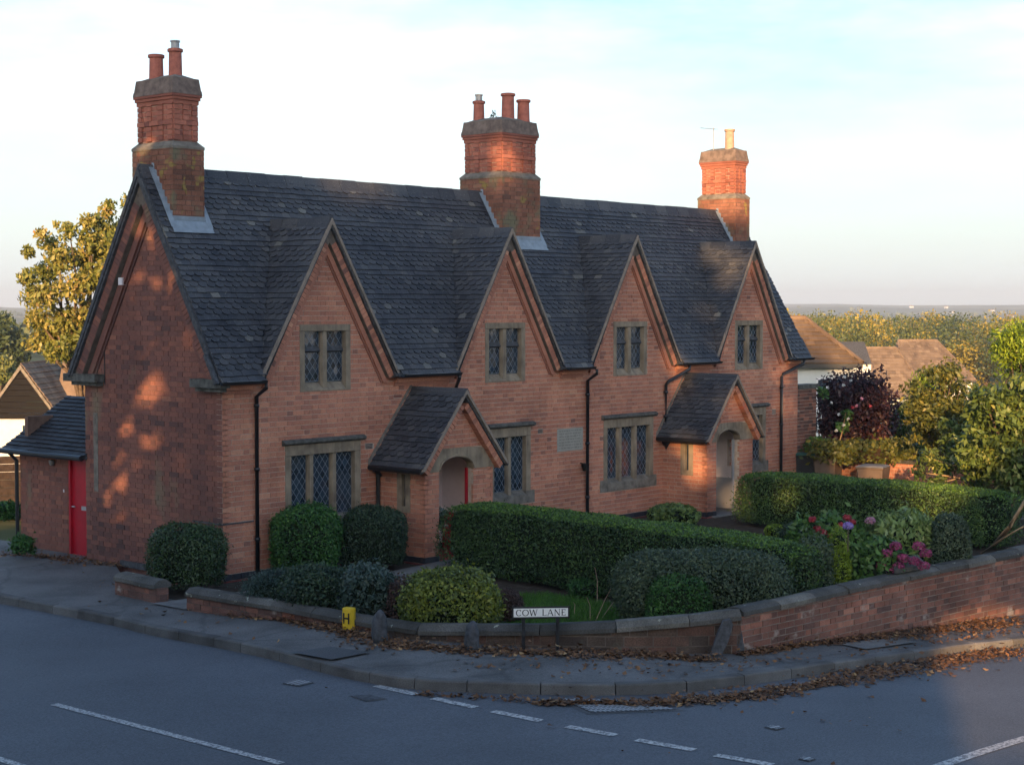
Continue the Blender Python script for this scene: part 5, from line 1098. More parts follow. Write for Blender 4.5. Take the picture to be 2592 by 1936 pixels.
flowers('red flowered hydrangea at the left of the flower bed', 1745, 1840, 1118, 1215, 'leaf_hydrangea', 'petal_red', [(1765, 1142), (1778, 1150), (1818, 1135), (1755, 1122), (1795, 1160), (1840, 1128), (1830, 1118), (1800, 1215), (1812, 1195)], .06)
p = gd(1832, 1136, 22.4); t = thing('hydrangea_bloom', 'single violet bloom among the red hydrangeas', 'flower', p-np.array((0, 0, .3))); q, nr = super_surface(150, .07, .07, .055, 2.0); fastmesh('flower_head', leaf_quads(q+p, nr, .03, .4, .9), 4, .5+RNG.normal(0, .2, 150), 'petal_violet', t); m = MB(); m.tube([p-np.array((0, 0, .35)), p], .008, 5); m.build('stem', 'bark', t)

# ---- lawn grass, leaf litter
def scatter_poly(poly, n):
    P = np.array(poly); lo, hi = P.min(0), P.max(0); out = []
    while len(out) < n:
        q = RNG.uniform(lo, hi, (n, 2)); ins = np.zeros(n, bool); j = len(P)-1
        for i in range(len(P)):
            xi, yi, xj, yj = *P[i], *P[j]; c = ((yi > q[:, 1]) != (yj > q[:, 1])) & (q[:, 0] < (xj-xi)*(q[:, 1]-yi)/(yj-yi+1e-12)+xi); ins ^= c; j = i
        out += list(q[ins])
    return np.array(out[:n])
q = scatter_poly([(.3, -4.0), (-.1, -5.6), (.1, -7.1), (1.0, -8.1), (2.4, -7.7), (2.5, -4.4), (1.6, -3.6)], 26000); n = len(q)
bl = RNG.uniform(.03, .075, n); ang = RNG.uniform(0, 2*math.pi, n); lean_ = RNG.normal(0, .025, (n, 2)); P0 = np.c_[q, np.full(n, GZ)]; wv = np.c_[np.cos(ang), np.sin(ang), np.zeros(n)]*.004
tip = P0+np.c_[lean_, bl]; fastmesh('lawn_grass', np.stack([P0-wv, P0+wv, tip+wv*.3, tip-wv*.3], 1), 4, .45+RNG.normal(0, .2, n), 'leaf_grass')['kind'] = 'stuff'
t = thing('dry_grass_stems', 'pale dry grass stems arching over the lawn', 'grass', (1.9, -6.0, GZ)); m = MB()
for (x0, y0, x1, y1) in ((1275, 1345, 1268, 1290), (1290, 1300, 1285, 1225), (1285, 1345, 1320, 1270), (1300, 1335, 1340, 1290), (1375, 1290, 1340, 1262), (1240, 1330, 1238, 1300), (1330, 1320, 1400, 1255), (1345, 1335, 1338, 1295)):
    a = gz(x0, y0, GZ); b = gd(x1, y1, (a-CAM)@FW); m.tube([a, (a+b)/2+np.array((.03, 0, .06)), b], [.006, .005, .003], 5)
m.build('stems', 'terracotta_pale', t)
def litter(name, pts_w, n, size, seed):
    """pts_w: [(px,py,spread_along,spread_across)] pixel polyline on pavement/road level"""
    Q = []
    P = np.array([gp(x, y)[:2] for x, y, *_ in pts_w]); W_ = np.array([k[2] for k in pts_w]); O_ = np.array([k[3] for k in pts_w]); d = np.r_[0, np.cumsum(np.linalg.norm(np.diff(P, axis=0), axis=1))]
    s = RNG.uniform(0, d[-1], n); x = np.interp(s, d, P[:, 0]); y = np.interp(s, d, P[:, 1]); w = np.interp(s, d, W_); o = np.interp(s, d, O_); pile = 1+.7*np.sin(s*3.1+seed)*np.sin(s*1.3)
    x += RNG.normal(0, 1, n)*w*pile; y += RNG.normal(0, 1, n)*w*pile
    return x, y, o
X, Y = [], []
KDn = np.array(KD)
for spec in (([(470, 1318, .07, 0), (700, 1352, .12, 0), (800, 1375, .13, 0), (860, 1392, .13, 0), (1000, 1403, .13, 0), (1130, 1408, .18, 0), (1250, 1412, .15, 0), (1400, 1414, .08, 0), (1540, 1424, .06, 0)], 5200, 0),
             ([(1600, 1412, .05, 0), (1830, 1380, .09, 0), (2000, 1362, .2, 0), (2212, 1335, .35, 0)], 3800, 1), ([(20, 1195, .12, 0), (120, 1205, .15, 0), (300, 1222, .12, 0)], 900, 2),
             ([(1160, 1490, .05, 0), (1400, 1492, .06, 0), (1600, 1478, .10, 0), (1750, 1456, .13, 0), (1900, 1426, .17, 0), (2212, 1376, .28, 0)], 5200, 3), ([(900, 1470, .05, 0), (1160, 1488, .05, 0)], 160, 5),
             ([(1000, 1430, .3, 0), (1400, 1445, .3, 0), (1800, 1420, .3, 0)], 260, 4), ([(1400, 1560, 1.2, 0), (1900, 1500, 1.0, 0)], 40, 6), ([(200, 1240, .4, 0), (600, 1380, .4, 0)], 60, 8)):
    a, b, _ = litter('x', spec[0], spec[1], .06, spec[2]); X.append(a); Y.append(b)
X, Y = np.concatenate(X), np.concatenate(Y); n = len(X)
from bisect import bisect
dk_ = np.array([np.min((KDn[:, 0]-x)**2+(KDn[:, 1]-y)**2) for x, y in zip(X, Y)]); ki = np.array([np.argmin((KDn[:, 0]-x)**2+(KDn[:, 1]-y)**2) for x, y in zip(X, Y)])
inner = IM[ki]; isroad = ((np.c_[X, Y]-KDn[ki])*(inner-KDn[ki])).sum(1) < .06*np.linalg.norm(inner-KDn[ki], axis=1)
beh = ((np.c_[X, Y]-inner)*(inner-KDn[ki])).sum(1) > -.12*np.linalg.norm(inner-KDn[ki], axis=1)
Zl = np.array([H(x, y) for x, y in zip(X, Y)])-np.where(isroad, .15, .015)+RNG.exponential(.016, n)+.012; ok = ~beh | isroad
P = np.c_[X, Y, Zl][ok]; V = leaf_quads(P, np.tile((0, 0, 1.0), (len(P), 1)), .055, .28, .75, 0, .65); tint = .40+RNG.normal(0, .26, len(P))
fastmesh('leaf_litter', V, 4, tint, 'leaf_litter')['kind'] = 'stuff'
# weed tuft by the lean-to
bush('weed tuft at the corner of the lean-to', 22, 66, 1158, 1200, 'leaf_round', 500, .07, e=2.0, stray=.15, off=0.0)
# ================================================================== YARD AND NEIGHBOURS ON THE RIGHT
t = thing('outhouse_wall', 'tall old brick wall stub with stone cap behind the cottage corner', 'wall', (17.2, .15, -.2))
m = MB(); m.box(16.83, .03, -.4, 17.66, .26, 2.26); m.build('wall_core', 'mortar', t); m = MB(); m.box(16.83, -.01, 2.262, 17.72, .30, 2.36); m.build('cap', 'stone_dark', t)
emit(bricks((0, .03, 0), (1, 0, 0), (0, -1, 0), [(16.83, -.3), (17.66, -.3), (17.66, 2.26), (16.83, 2.26)], [], tintf=lambda u, z, w: min(1, max(0, random.gauss(.4, .25)))), 'brick', 'brick_garden', t, 120, 'brickwork')
t = thing('yard_wall', 'sunlit orange brick yard wall with stone coping behind the bins', 'wall', (17.7, -4, -.2))
m = MB(); m.box(17.70, -9.4, -.5, 17.9, -.0, .62); m.build('wall_core', 'mortar', t)
emit(bricks((17.7, 0, 0), (0, 1, 0), (-1, 0, 0), [(-9.4, -.4), (.2, -.4), (.2, .62), (-9.4, .62)], [], tintf=patchy), 'brick', 'brick', t, 150, 'brickwork')
for k in range(12): m = MB(); m.box(17.64, .2-.8*(k+1)+.005, .622+random.uniform(0, .01), 17.96, .2-.8*k-.005, .70, random.random()); m.build('coping_stone', 'coping', t)
def bin_(label, c, ang, h, w, bodym, lidm):
    t = thing('wheelie_bin', label, 'wheelie bin', (c[0], c[1], GZ-.03)); ca, sa = math.cos(ang), math.sin(ang); z0 = GZ-.03
    def X3(x, y, z): return (c[0]+ca*x-sa*y, c[1]+sa*x+ca*y, z0+z)
    a, b = w*.40, w*.5; m = MB(); pr = [(-a, -a*1.05), (a, -a*1.05), (a, a*1.1), (-a, a*1.1)]; q = [(-b, -b*1.05), (b, -b*1.05), (b, b*1.2), (-b, b*1.2)]
    vs = [X3(x, y, .05) for x, y in pr]+[X3(x, y, h*.9) for x, y in q]+[X3(x*1.06, y*1.05, h*.9) for x, y in q]+[X3(x*1.06, y*1.05, h*.935) for x, y in q]
    m.faces(vs, [(0, 3, 2, 1), (0, 1, 5, 4), (1, 2, 6, 5), (2, 3, 7, 6), (3, 0, 4, 7)]+[(i, (i+1) % 4 if i % 4 != 3 else i-3, 0, 0)[:2]+((i+1 if i % 4 != 3 else i-3)+4, i+4) for i in range(8, 12)]+[(4, 5, 9, 8), (5, 6, 10, 9), (6, 7, 11, 10), (7, 4, 8, 11)]); m.build('body', bodym, t, bevel=.01)
    m = MB(); vs = [X3(x*1.09, y*1.08, h*.94) for x, y in q]+[X3(x*1.09, y*1.08, h*.965) for x, y in q]+[X3(x*.85, y*.85, h*1.0) for x, y in q]
    m.faces(vs, [(0, 3, 2, 1), (8, 9, 10, 11)]+[(i, (i+1) % 4, 4+(i+1) % 4, 4+i) for i in range(4)]+[(4+i, 4+(i+1) % 4, 8+(i+1) % 4, 8+i) for i in range(4)]); m.build('lid', lidm, t, bevel=.01)
    m = MB(); m.tube([X3(-b*.8, b*1.35, h*.93), X3(b*.8, b*1.35, h*.93)], .018, 7); m.build('handle', lidm, t)
    for s in (-1, 1): m = MB(); m.tube([X3(s*a*.95, a*1.1, .09), X3(s*a*1.15, a*1.1, .09)], .09, 14); m.build('wheel', 'black_paint', t)
bin_('black wheelie bin with green lid beside the cottage corner', (17.02, -.20), .25, .95, .48, 'bin_black', 'bin_green')
bin_('brown wheelie bin with grey lid next to the green lidded bin', (16.98, -.72), .15, .93, .46, 'bin_brown', 'bin_grey')
bin_('brown wheelie bin with dark lid standing alone by the orange wall', (16.75, -2.0), .2, .80, .52, 'bin_brown', 'bin_grey')
def place_d(x0, x1, yt, yb, dist):
    s = FPX/dist/1.1718; c = gd((x0+x1)/2, (yt+yb)/2, dist); return c, (x1-x0)/2/s, (yb-yt)/2/s
def blobs_in(c, a, b, h, n, r0, r1, top=1.0):
    o = []
    for _ in range(n):
        d = RNG.normal(0, 1, 3); d /= np.linalg.norm(d); r = RNG.uniform(.25, .86)**.6; o.append((c[0]+d[0]*a*r, c[1]+d[1]*b*r, c[2]+d[2]*h*r, RNG.uniform(r0, r1)))
    return o
def dtree(label, x0, x1, yt, yb, dist, material, n, size, nb, r0, r1, base=None, name='tree', cat='tree', **k):
    c, a, h = place_d(x0, x1, yt, yb, dist); zb = base if base is not None else T(c[0], c[1]); zb = min(zb, c[2]-h*.6)
    return tree(name, label, cat, (c[0], c[1], zb), max(.2, (c[2]-zb)*.7), blobs_in(c, a*.9, a*.9, h*.9, nb, r0, r1), material, n, size, **k)
# copper shrub behind the yard wall, with roses growing through
dtree('dark purple copper leaved bush behind the yard wall', 1752, 1945, 790, 995, 39.5, 'leaf_copper', 16000, .11, 60, .32, .5, base=-.6, name='copper_bush', cat='shrub', hollow=.2, trunk_r=.07)
t = thing('climbing_rose', 'climbing rose with pale blooms in front of the copper bush', 'rose', (18.3, -1.2, -.3)); m = MB(); a = gd(1805, 985, 38.6); m.tube([a, gd(1820, 930, 38.5), gd(1828, 885, 38.4)], [.02, .015, .008], 6); m.tube([gd(1812, 960, 38.6), gd(1790, 965, 38.5)], .01, 5); m.build('stems', 'bark_pale', t)
V, ti = clump_leaves([(*gd(1820, 920, 38.4), .18), (*gd(1830, 895, 38.4), .14), (*gd(1780, 850, 38.4), .12), (*gd(1776, 842, 38.3), .1)], 160, .12, .5); fastmesh('leaves', V, 4, ti, 'leaf_hydrangea', t)
for (x, y, pm_) in ((1825, 815, 'petal_white'), (1838, 822, 'petal_white'), (1822, 832, 'petal_white'), (1788, 838, 'petal_white'), (1796, 870, 'petal_white'), (1812, 895, 'petal_white'), (1832, 905, 'petal_white'), (1822, 918, 'petal_white'), (1850, 877, 'petal_pink'), (1842, 880, 'petal_red'), (1880, 878, 'petal_red'), (1806, 930, 'petal_white'), (1870, 960, 'petal_white'), (1818, 965, 'petal_white'), (1862, 862, 'petal_pink')):
    p = gd(x, y, 37.9); q, nr = super_surface(16, .032, .032, .028, 2.0); fastmesh('bloom', leaf_quads(q+p, nr, .045, .4, .9), 4, .5+RNG.normal(0, .2, 16), pm_, t)
dtree('narrow dark green conifer left of the pale conifer', 1922, 1985, 838, 1000, 40.5, 'leaf_conifer', 5200, .10, 34, .2, .34, base=-.8, name='conifer', cat='conifer', aspect=.3, droop=.8, trunk_r=.06)
dtree('second dark conifer close behind the climber', 1965, 2030, 838, 1000, 41.5, 'leaf_conifer', 4500, .10, 30, .2, .34, base=-.8, name='conifer', cat='conifer', aspect=.3, droop=.8, trunk_r=.06)
dtree('bright drooping conifer in front of the far hipped roof', 1968, 2040, 788, 930, 44, 'leaf_lime', 4500, .12, 30, .22, .36, base=-1, name='conifer', cat='conifer', aspect=.25, droop=1.4, trunk_r=.06)
bush('golden leaved climber spilling over the yard wall coping', 1760, 2000, 955, 1008, 'leaf_yellowing', 2600, .13, off=.55, e=2.2, lumpy=.3, stray=.1, deep=.25, core='core_brown')
bush('green climber at the corner of the yard wall', 1742, 1800, 950, 1000, 'leaf_hydrangea', 900, .12, off=.55, e=2.2, lumpy=.25, stray=.1, deep=.5)
dtree('tall yellowing shrub with sunlit leaves at the right', 1940, 2120, 765, 1010, 36, 'leaf_yellowing', 6500, .12, 90, .1, .34, base=-.4, name='yellow_shrub', cat='shrub', hollow=.0, trunk_r=.05)
dtree('large glossy evergreen filling the right edge', 2050, 2330, 770, 1110, 31, 'leaf_magnolia', 11000, .13, 120, .12, .38, base=-.6, name='evergreen_tree', cat='tree', hollow=.0, trunk_r=.10)
dtree('lime topped conifer rising above the right edge', 2135, 2300, 690, 830, 38, 'leaf_lime', 7000, .12, 50, .25, .42, base=-.6, name='conifer', cat='conifer', aspect=.3, trunk_r=.09)
dtree('olive shrub just beyond the right edge of the garden', 2300, 2520, 800, 1130, 33, 'leaf_magnolia', 8000, .13, 90, .15, .4, base=-.6, name='evergreen_tree', cat='tree', hollow=.0, trunk_r=.09)
dtree('tall dark conifer further right beyond the garden', 2420, 2640, 690, 1100, 42, 'leaf_conifer', 9000, .14, 70, .3, .5, base=-.9, name='conifer', cat='conifer', aspect=.3, trunk_r=.1)
# magnolia in the lane garden: leaning stems and big loose leaves
pb = gz(2128, 1128, GZ); pb2 = gz(2180, 1150, GZ)
bl = []
for (x, y, d, r) in ((1985, 1020, -.4, .20), (2010, 990, -.2, .26), (2040, 1010, 0, .28), (2020, 1045, -.5, .22), (2060, 960, .3, .30), (2090, 1000, -.3, .30), (2110, 1040, -.5, .28), (2060, 1060, -.6, .22), (2130, 970, .2, .32), (2160, 1010, -.2, .30), (2190, 1050, -.4, .28), (2210, 980, .3, .32), (2090, 930, .6, .30), (2140, 920, .7, .3), (2180, 930, .6, .32), (2230, 1020, .2, .3), (2030, 1075, -.6, .16), (2165, 1085, -.4, .2), (2205, 1100, -.4, .22), (2050, 920, .8, .24), (2110, 890, .9, .26), (2170, 870, 1.0, .28), (2215, 900, .9, .3), (2150, 1120, -.2, .14)):
    bl.append((*gd(x, y, (pb-CAM)@FW+d), r))
tree('magnolia', 'leaning magnolia with loose mottled leaves above the lane garden', 'tree', tuple(pb), 1.0, bl, 'leaf_magnolia', 5200, .12, trunk_r=.055, bark='bark_pale', aspect=.42, droop=.5, hollow=.1)
t = thing('bare_sapling', 'pale bare sapling slanting across the right edge of the garden', 'sapling', tuple(pb2)); m = MB(); m.tube([gz(2145, 1178, GZ), gd(2180, 1140, 23.5), gd(2212, 1085, 23.6), gd(2240, 1050, 23.8)], [.035, .032, .028, .02], 8); m.tube([gz(2120, 1195, .2), gd(2170, 1160, 22.8), gd(2240, 1120, 22.9)], [.015, .013, .01], 6); m.build('stem', 'bark_pale', t, smooth=True)

# ---- neighbouring houses
E1 = np.array((RT[0], RT[1], 0)); E2 = VD
def hip_house(name, label, P, length, depth, ze, zr, zb, hipl, hipr, roofm, wallm, gauge=.3, w=.3, nind=100, yaw=0.0, windows=(), over=.25):
    """P: front left eave corner; runs along e1, depth along e2"""
    ca, sa = math.cos(yaw), math.sin(yaw); e1 = ca*E1+sa*E2; e2 = -sa*E1+ca*E2; P = np.array((P[0], P[1], 0.0)); t = thing(name, label, 'house', (P[0], P[1], zb)); m = MB(); q = lambda u, v, z: P+e1*u+e2*v+np.array((0, 0, z))
    m.prism([q(over, over, zb), q(length-over, over, zb), q(length-over, depth-over, zb), q(over, depth-over, zb)], np.zeros(3), np.array((0, 0, ze-zb-.02))); wl = m.build('wall', wallm, t)
    half = depth/2; rise = zr-ze; sl_ = math.hypot(half, rise)
    m = MB(); vs = [q(0, 0, ze), q(length, 0, ze), q(length, depth, ze), q(0, depth, ze), q(hipl, half, zr), q(length-hipr, half, zr)]; m.faces(vs, [(0, 1, 5, 4), (1, 2, 5), (2, 3, 4, 5), (3, 0, 4), (0, 3, 2, 1)]); rf_ = m.build('roof', roofm, t)
    S_ = e2*half/sl_+np.array((0, 0, rise/sl_)); N_ = -e2*rise/sl_+np.array((0, 0, half/sl_)); kp = lambda u, s: hipl*s/sl_-.1 < u < length-hipr*s/sl_+.1
    emit(tiles(q(0, 0, ze), e1, S_, N_, 0, length, 0, sl_, gauge=gauge, w=w, pattern=(0,), keep=kp, th=.03, lift=.06), 'roof_tile', roofm, rf_, nind, 'roof_tiling')
    if hipr > .3:
        sl2 = math.hypot(hipr, rise); S2 = -e1*hipr/sl2+np.array((0, 0, rise/sl2)); N2 = e1*rise/sl2+np.array((0, 0, hipr/sl2)); emit(tiles(q(length, 0, ze), e2, S2, N2, 0, depth, 0, sl2, gauge=gauge, w=w, pattern=(0,), keep=lambda u, s: half*s/sl2-.1 < u < depth-half*s/sl2+.1, th=.03, lift=.06), 'roof_tile', roofm, rf_, 0, 'hip_tiling')
    if hipl > .3:
        sl2 = math.hypot(hipl, rise); S2 = e1*hipl/sl2+np.array((0, 0, rise/sl2)); N2 = -e1*rise/sl2+np.array((0, 0, hipl/sl2)); emit(tiles(q(0, 0, ze), e2, S2, N2, 0, depth, 0, sl2, gauge=gauge, w=w, pattern=(0,), keep=lambda u, s: half*s/sl2-.1 < u < depth-half*s/sl2+.1, th=.03, lift=.06), 'roof_tile', roofm, rf_, 0, 'hip_tiling')
    m = MB(); m.tube([q(hipl, half, zr+.02), q(length-hipr, half, zr+.02)], .12, 8); m.tube([q(length-hipr, half, zr+.02), q(length, 0, ze+.05)], .1, 8); m.tube([q(hipl, half, zr+.02), q(0, 0, ze+.05)], .1, 8); m.build('ridge', roofm, t)
    m = MB(); m.prism([q(-.02, -.06, ze-.16), q(length+.02, -.06, ze-.16), q(length+.02, -.06, ze-.0), q(-.02, -.06, ze-.0)], np.zeros(3), e2*.05); m.build('gutter', 'iron_black', t)
    for (u0, u1, z0, z1) in windows:
        m = MB(); m.prism([q(u0, over-.03, z0), q(u1, over-.03, z0), q(u1, over-.03, z1), q(u0, over-.03, z1)], np.zeros(3), e2*.05); wf_ = m.build('window', 'white_paint', wl); m = MB(); k = 2 if u1-u0 > .8 else 1
        for i in range(k): a = u0+.06+i*(u1-u0)/k; b = u0+(i+1)*(u1-u0)/k-.06; m.prism([q(a, over-.036, z0+.06), q(b, over-.036, z0+.06), q(b, over-.036, z1-.06), q(a, over-.036, z1-.06)], np.zeros(3), e2*.01)
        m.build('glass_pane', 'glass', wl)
    return t
er = gd(1862, 786, 60); el = er-E1*9; hip_house('bungalow', 'white bungalow with brown concrete tile roof right of the cottage', el, 9.0, 5.6, er[2], gd(1760, 689, 62.8)[2], -4.0, 2.5, 1.57, 'tile_brown', 'cream_render', gauge=.32, w=.3, nind=160, windows=((7.4, 8.3, .4, 1.6),))
el = gd(1858, 858, 130); hip_house('bungalow', 'weathered hipped roof bungalow behind the copper bush', el, 5.6, 8.0, el[2], gd(1920, 752, 134)[2], -11, 1.2, 1.9, 'tile_old', 'cream_render', gauge=.36, w=.34, nind=60, windows=((1.5, 2.6, -5.2, -3.8),))
el = gd(1950, 822, 150); hip_house('bungalow', 'grey brown hipped roof house beyond the conifers', el, 6.6, 9.0, el[2], gd(2030, 736, 154)[2], -11, .6, 2.4, 'tile_old', 'cream_render', gauge=.36, w=.34, nind=40)
t = thing('garage', 'small dark slate roof between the two bungalow roofs', 'house', tuple(gd(1850, 800, 100)-np.array((0, 0, 4)))); P = gd(1828, 786, 100); m = MB(); m.prism([P, P+E1*1.5, P+E1*1.5-np.array((0, 0, 4)), P-np.array((0, 0, 4))], np.zeros(3), E2*4); m.build('wall', 'cream_render', t); m = MB(); m.faces([P-E2*.2, P+E1*1.5-E2*.2, P+E1*1.5+E2*2+np.array((0, 0, 1.3)), P+E2*2+np.array((0, 0, 1.3)), P+E2*4, P+E1*1.5+E2*4], [(0, 1, 2, 3), (3, 2, 5, 4), (0, 3, 4), (1, 5, 2)]); m.build('roof', 'slate_stone', t)

# ================================================================== LEFT BACKGROUND
# white house with dark boarded gable
D_ = 78; t = thing('gabled_house', 'white house with dark boarded gable behind the lean-to', 'house', (*gd(60, 975, D_)[:2], -4)); s_ = FPX/D_/1.1718
G0 = gd(45, 793, D_); e1 = E1; q = lambda u, v, z: np.array((G0[0], G0[1], 0))+e1*u+E2*v+np.array((0, 0, z)); za = G0[2]; gw = 1.75; zg = gd(45, 905, D_)[2]; zw = gd(45, 990, D_)[2]
m = MB(); m.prism([q(-gw*1.6, .1, -6), q(gw*1.05, .1, -6), q(gw*1.05, .1, zg), q(-gw*1.6, .1, zg)], np.zeros(3), E2*7); wl = m.build('wall', 'cream_render', t)
for k in range(9):
    f0, f1 = k/9, (k+1)/9; z0, z1 = zg+(za-zg)*f0, zg+(za-zg)*f1-.02; w0 = gw*(1-f0); m = MB(); m.prism([q(-w0, 0, z0), q(w0, 0, z0), q(gw*(1-f1), 0, z1), q(-gw*(1-f1), 0, z1)], np.zeros(3), E2*.1); m.build('board', 'timber_dark', t)
for sg in (-1, 1): m = MB(); m.prism([q(0, -.12, za+.12), q(sg*(gw+.15), -.12, zg-.1), q(sg*(gw+.15), -.12, zg-.3), q(0, -.12, za-.12)], np.zeros(3), E2*.16); m.build('bargeboard', 'stone_weathered', t)
gm_ = (za-zg)/gw; l_ = math.hypot(1, gm_); m = MB()
for sg in (-1, 1): m.faces([q(0, -.1, za+.1), q(sg*(gw+.2), -.1, zg-.1), q(sg*(gw+.2), 6, zg-.1), q(0, 6, za+.1)], [(0, 1, 2, 3)])
rf_ = m.build('roof', 'tile_old', t)
emit(tiles(q(gw+.2, 0, zg-.1), E2, (-e1+np.array((0, 0, gm_)))/l_, (e1*gm_+np.array((0, 0, 1.0)))/l_, -.1, 6, 0, (gw+.2)*l_, gauge=.3, w=.3, pattern=(0,), th=.03, lift=.06), 'roof_tile', 'tile_old', rf_, 90, 'roof_tiling')
m = MB(); m.faces([q(gw-1.0, 2.5, zg-.2), q(gw+5, 2.5, zg-.2), q(gw+5, 5, za+.8), q(gw-1, 5, za+.8)], [(0, 1, 2, 3)]); m.build('main_roof', 'tile_old', t)
w0, w1, z0, z1 = -.05, 1.9, gd(40, 990, D_)[2]-.4, gd(40, 905, D_)[2]-.25
m = MB(); m.prism([q(w0, .04, z0), q(w1, .04, z0), q(w1, .04, z1), q(w0, .04, z1)], np.zeros(3), E2*.06); wf_ = m.build('window', 'white_paint', wl); m = MB()
for i in range(3):
    for j in range(2): a = w0+.08+i*(w1-w0)/3; b = a+(w1-w0)/3-.14; c0 = z0+.08+j*(z1-z0)*.5; c1 = c0+(z1-z0)*.5-.14; m.prism([q(a, .03, c0), q(b, .03, c0), q(b, .03, c1), q(a, .03, c1)], np.zeros(3), E2*.01)
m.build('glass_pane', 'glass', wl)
# dark boarded fence
t = thing('boarded_fence', 'dark horizontal board fence left of the lean-to', 'fence', (*gd(20, 1080, 44)[:2], -1)); F0 = gd(-60, 988, 44); F1 = gd(60, 984, 44); dv = (F1-F0)/np.linalg.norm(F1-F0)
for k in range(9): z = -k*.21; m = MB(); m.prism([F0+np.array((0, 0, z)), F1+dv*3+np.array((0, 0, z)), F1+dv*3+np.array((0, 0, z-.2)), F0+np.array((0, 0, z-.2))], np.zeros(3), E2*.03); m.build('board', 'fence_timber', t)
for k in range(4): a = F0+dv*k*1.6; m = MB(); m.prism([a-E2*.06, a+dv*.1-E2*.06, a+dv*.1-E2*.06-np.array((0, 0, 2.2)), a-E2*.06-np.array((0, 0, 2.2))], np.zeros(3), E2*.05); m.build('post', 'fence_timber', t)
bush('low green shrub at the foot of the boarded fence', -40, 46, 1085, 1130, 'leaf_round', 1500, .09, off=-.1, e=2.2, lumpy=.2, stray=.08, deep=.4)
# autumn tree behind the gable
c = gd(150, 620, 46); bl = []
for (x, y, r) in ((110, 720, .45), (80, 690, .4), (70, 640, .4), (100, 640, .5), (140, 690, .5), (100, 590, .45), (60, 600, .32), (130, 560, .45), (160, 620, .5), (110, 530, .38), (150, 500, .3), (145, 490, .18), (180, 560, .5), (200, 520, .45), (210, 480, .32), (230, 455, .25), (240, 440, .16), (190, 480, .3), (220, 540, .5), (250, 500, .5), (280, 520, .6), (200, 600, .5), (240, 600, .6), (120, 760, .4), (170, 740, .5), (80, 740, .35), (200, 680, .6), (290, 440, .4), (60, 545, .22), (90, 505, .2), (120, 485, .14), (260, 560, .6), (300, 600, .6)):
    bl.append((*gd(x, y, 46+RNG.uniform(-.9, .9)), r))
tree('autumn_tree', 'autumn tree with large gold and green leaves behind the gable end', 'tree', (c[0]+.6, c[1]+.3, -2.2), 5.0, bl, 'leaf_autumn', 13000, .155, trunk_r=.13, aspect=.55, droop=.7, hollow=.1)
dtree('dark green tree at the left edge beyond the white house', -60, 62, 690, 850, 120, 'leaf_fargreen', 5000, .45, 40, .8, 1.4, base=-9, trunk_r=.3)
dtree('russet bush in front of the dark tree at the left edge', -50, 40, 770, 830, 105, 'leaf_farwood', 2500, .35, 24, .5, .9, base=-9, trunk_r=.2)
dtree('spire shaped dark conifer on the left skyline below the fields', -8, 22, 668, 760, 150, 'leaf_fargreen', 2200, .4, 20, .5, .9, base=-9, trunk_r=.2)

# ================================================================== VALLEY: far trees, woods, town
def far_tree_mesh(name, material, n=420, size=.9):
    B = [(*RNG.normal(0, .42, 2), RNG.uniform(-.5, .75), RNG.uniform(.35, .6)) for _ in range(16)]; V, ti = clump_leaves(B, 1900, .085, .7, .9, .1, .55); return V, .42+(ti-.42)*.55
def far_tree(label, group, px, py, dist, hw, material, proto={}):
    """px,py: crown top in the photo"""
    if material not in proto: proto[material] = []
    P = gd(px, py, dist); zt = P[2]; zg = T(P[0], P[1]); h = max(3.0, zt-zg)
    t = thing('valley_tree', label, 'tree', (P[0], P[1], zg), group); S = np.array((hw, hw, h*.42))
    if len(proto[material]) < 4: 
        V, ti = far_tree_mesh('crown', material); o = fastmesh('crown', V, 4, ti, material); proto[material].append(o.data)
        m = MB(); m.tube([(0, 0, -1.4), (0, 0, .2)], [.09, .05], 7); tr = m.build('trunk', 'bark'); proto[material+'t'] = tr.data
    else: o = bpy.data.objects.new('crown', random.choice(proto[material])); COL.objects.link(o); tr = bpy.data.objects.new('trunk', proto[material+'t']); COL.objects.link(tr)
    for x in (o, tr): x.parent = t; x.scale = Vector(S); x.location = (0, 0, (h*.58)*K)
    o.rotation_euler = (0, 0, random.uniform(0, 6))
gold, green, mixed = 'leaf_fargold', 'leaf_fargreen', 'leaf_farwood'
GL = {'leaf_fargold': 'golden autumn tree in the valley beyond the bungalow roofs', 'leaf_fargreen': 'green tree in the valley beyond the bungalow roofs', 'leaf_farwood': 'olive and ochre tree in the valley beyond the bungalow roofs'}
def row_of(z, dist): return (968-FPX*math.tan(-PITCH)-FPX*(z-CAM[2])/dist)/1.1718
for k in range(150):
    px = random.uniform(1690, 2235); dist = 165*math.exp(random.random()*1.35); P = gd(px, 700, dist); zt = T(P[0], P[1])+random.uniform(6.5, 10.5)
    py = max(row_of(zt, dist), 676+random.uniform(0, 14)); mt = random.choice((gold, gold, gold, mixed, mixed, green)); far_tree(GL[mt], 'valley trees, '+mt[8:], px, py, dist, random.uniform(2.4, 4.6), mt)
far_tree('big round dark green tree standing out in the middle of the valley', None, 2010, 683, 260, 5.5, green)
for px, py in ((1790, 690), (1840, 685), (1900, 690), (1960, 700)): far_tree(GL[gold], 'valley trees, gold', px, py, 210, 4.0, gold)
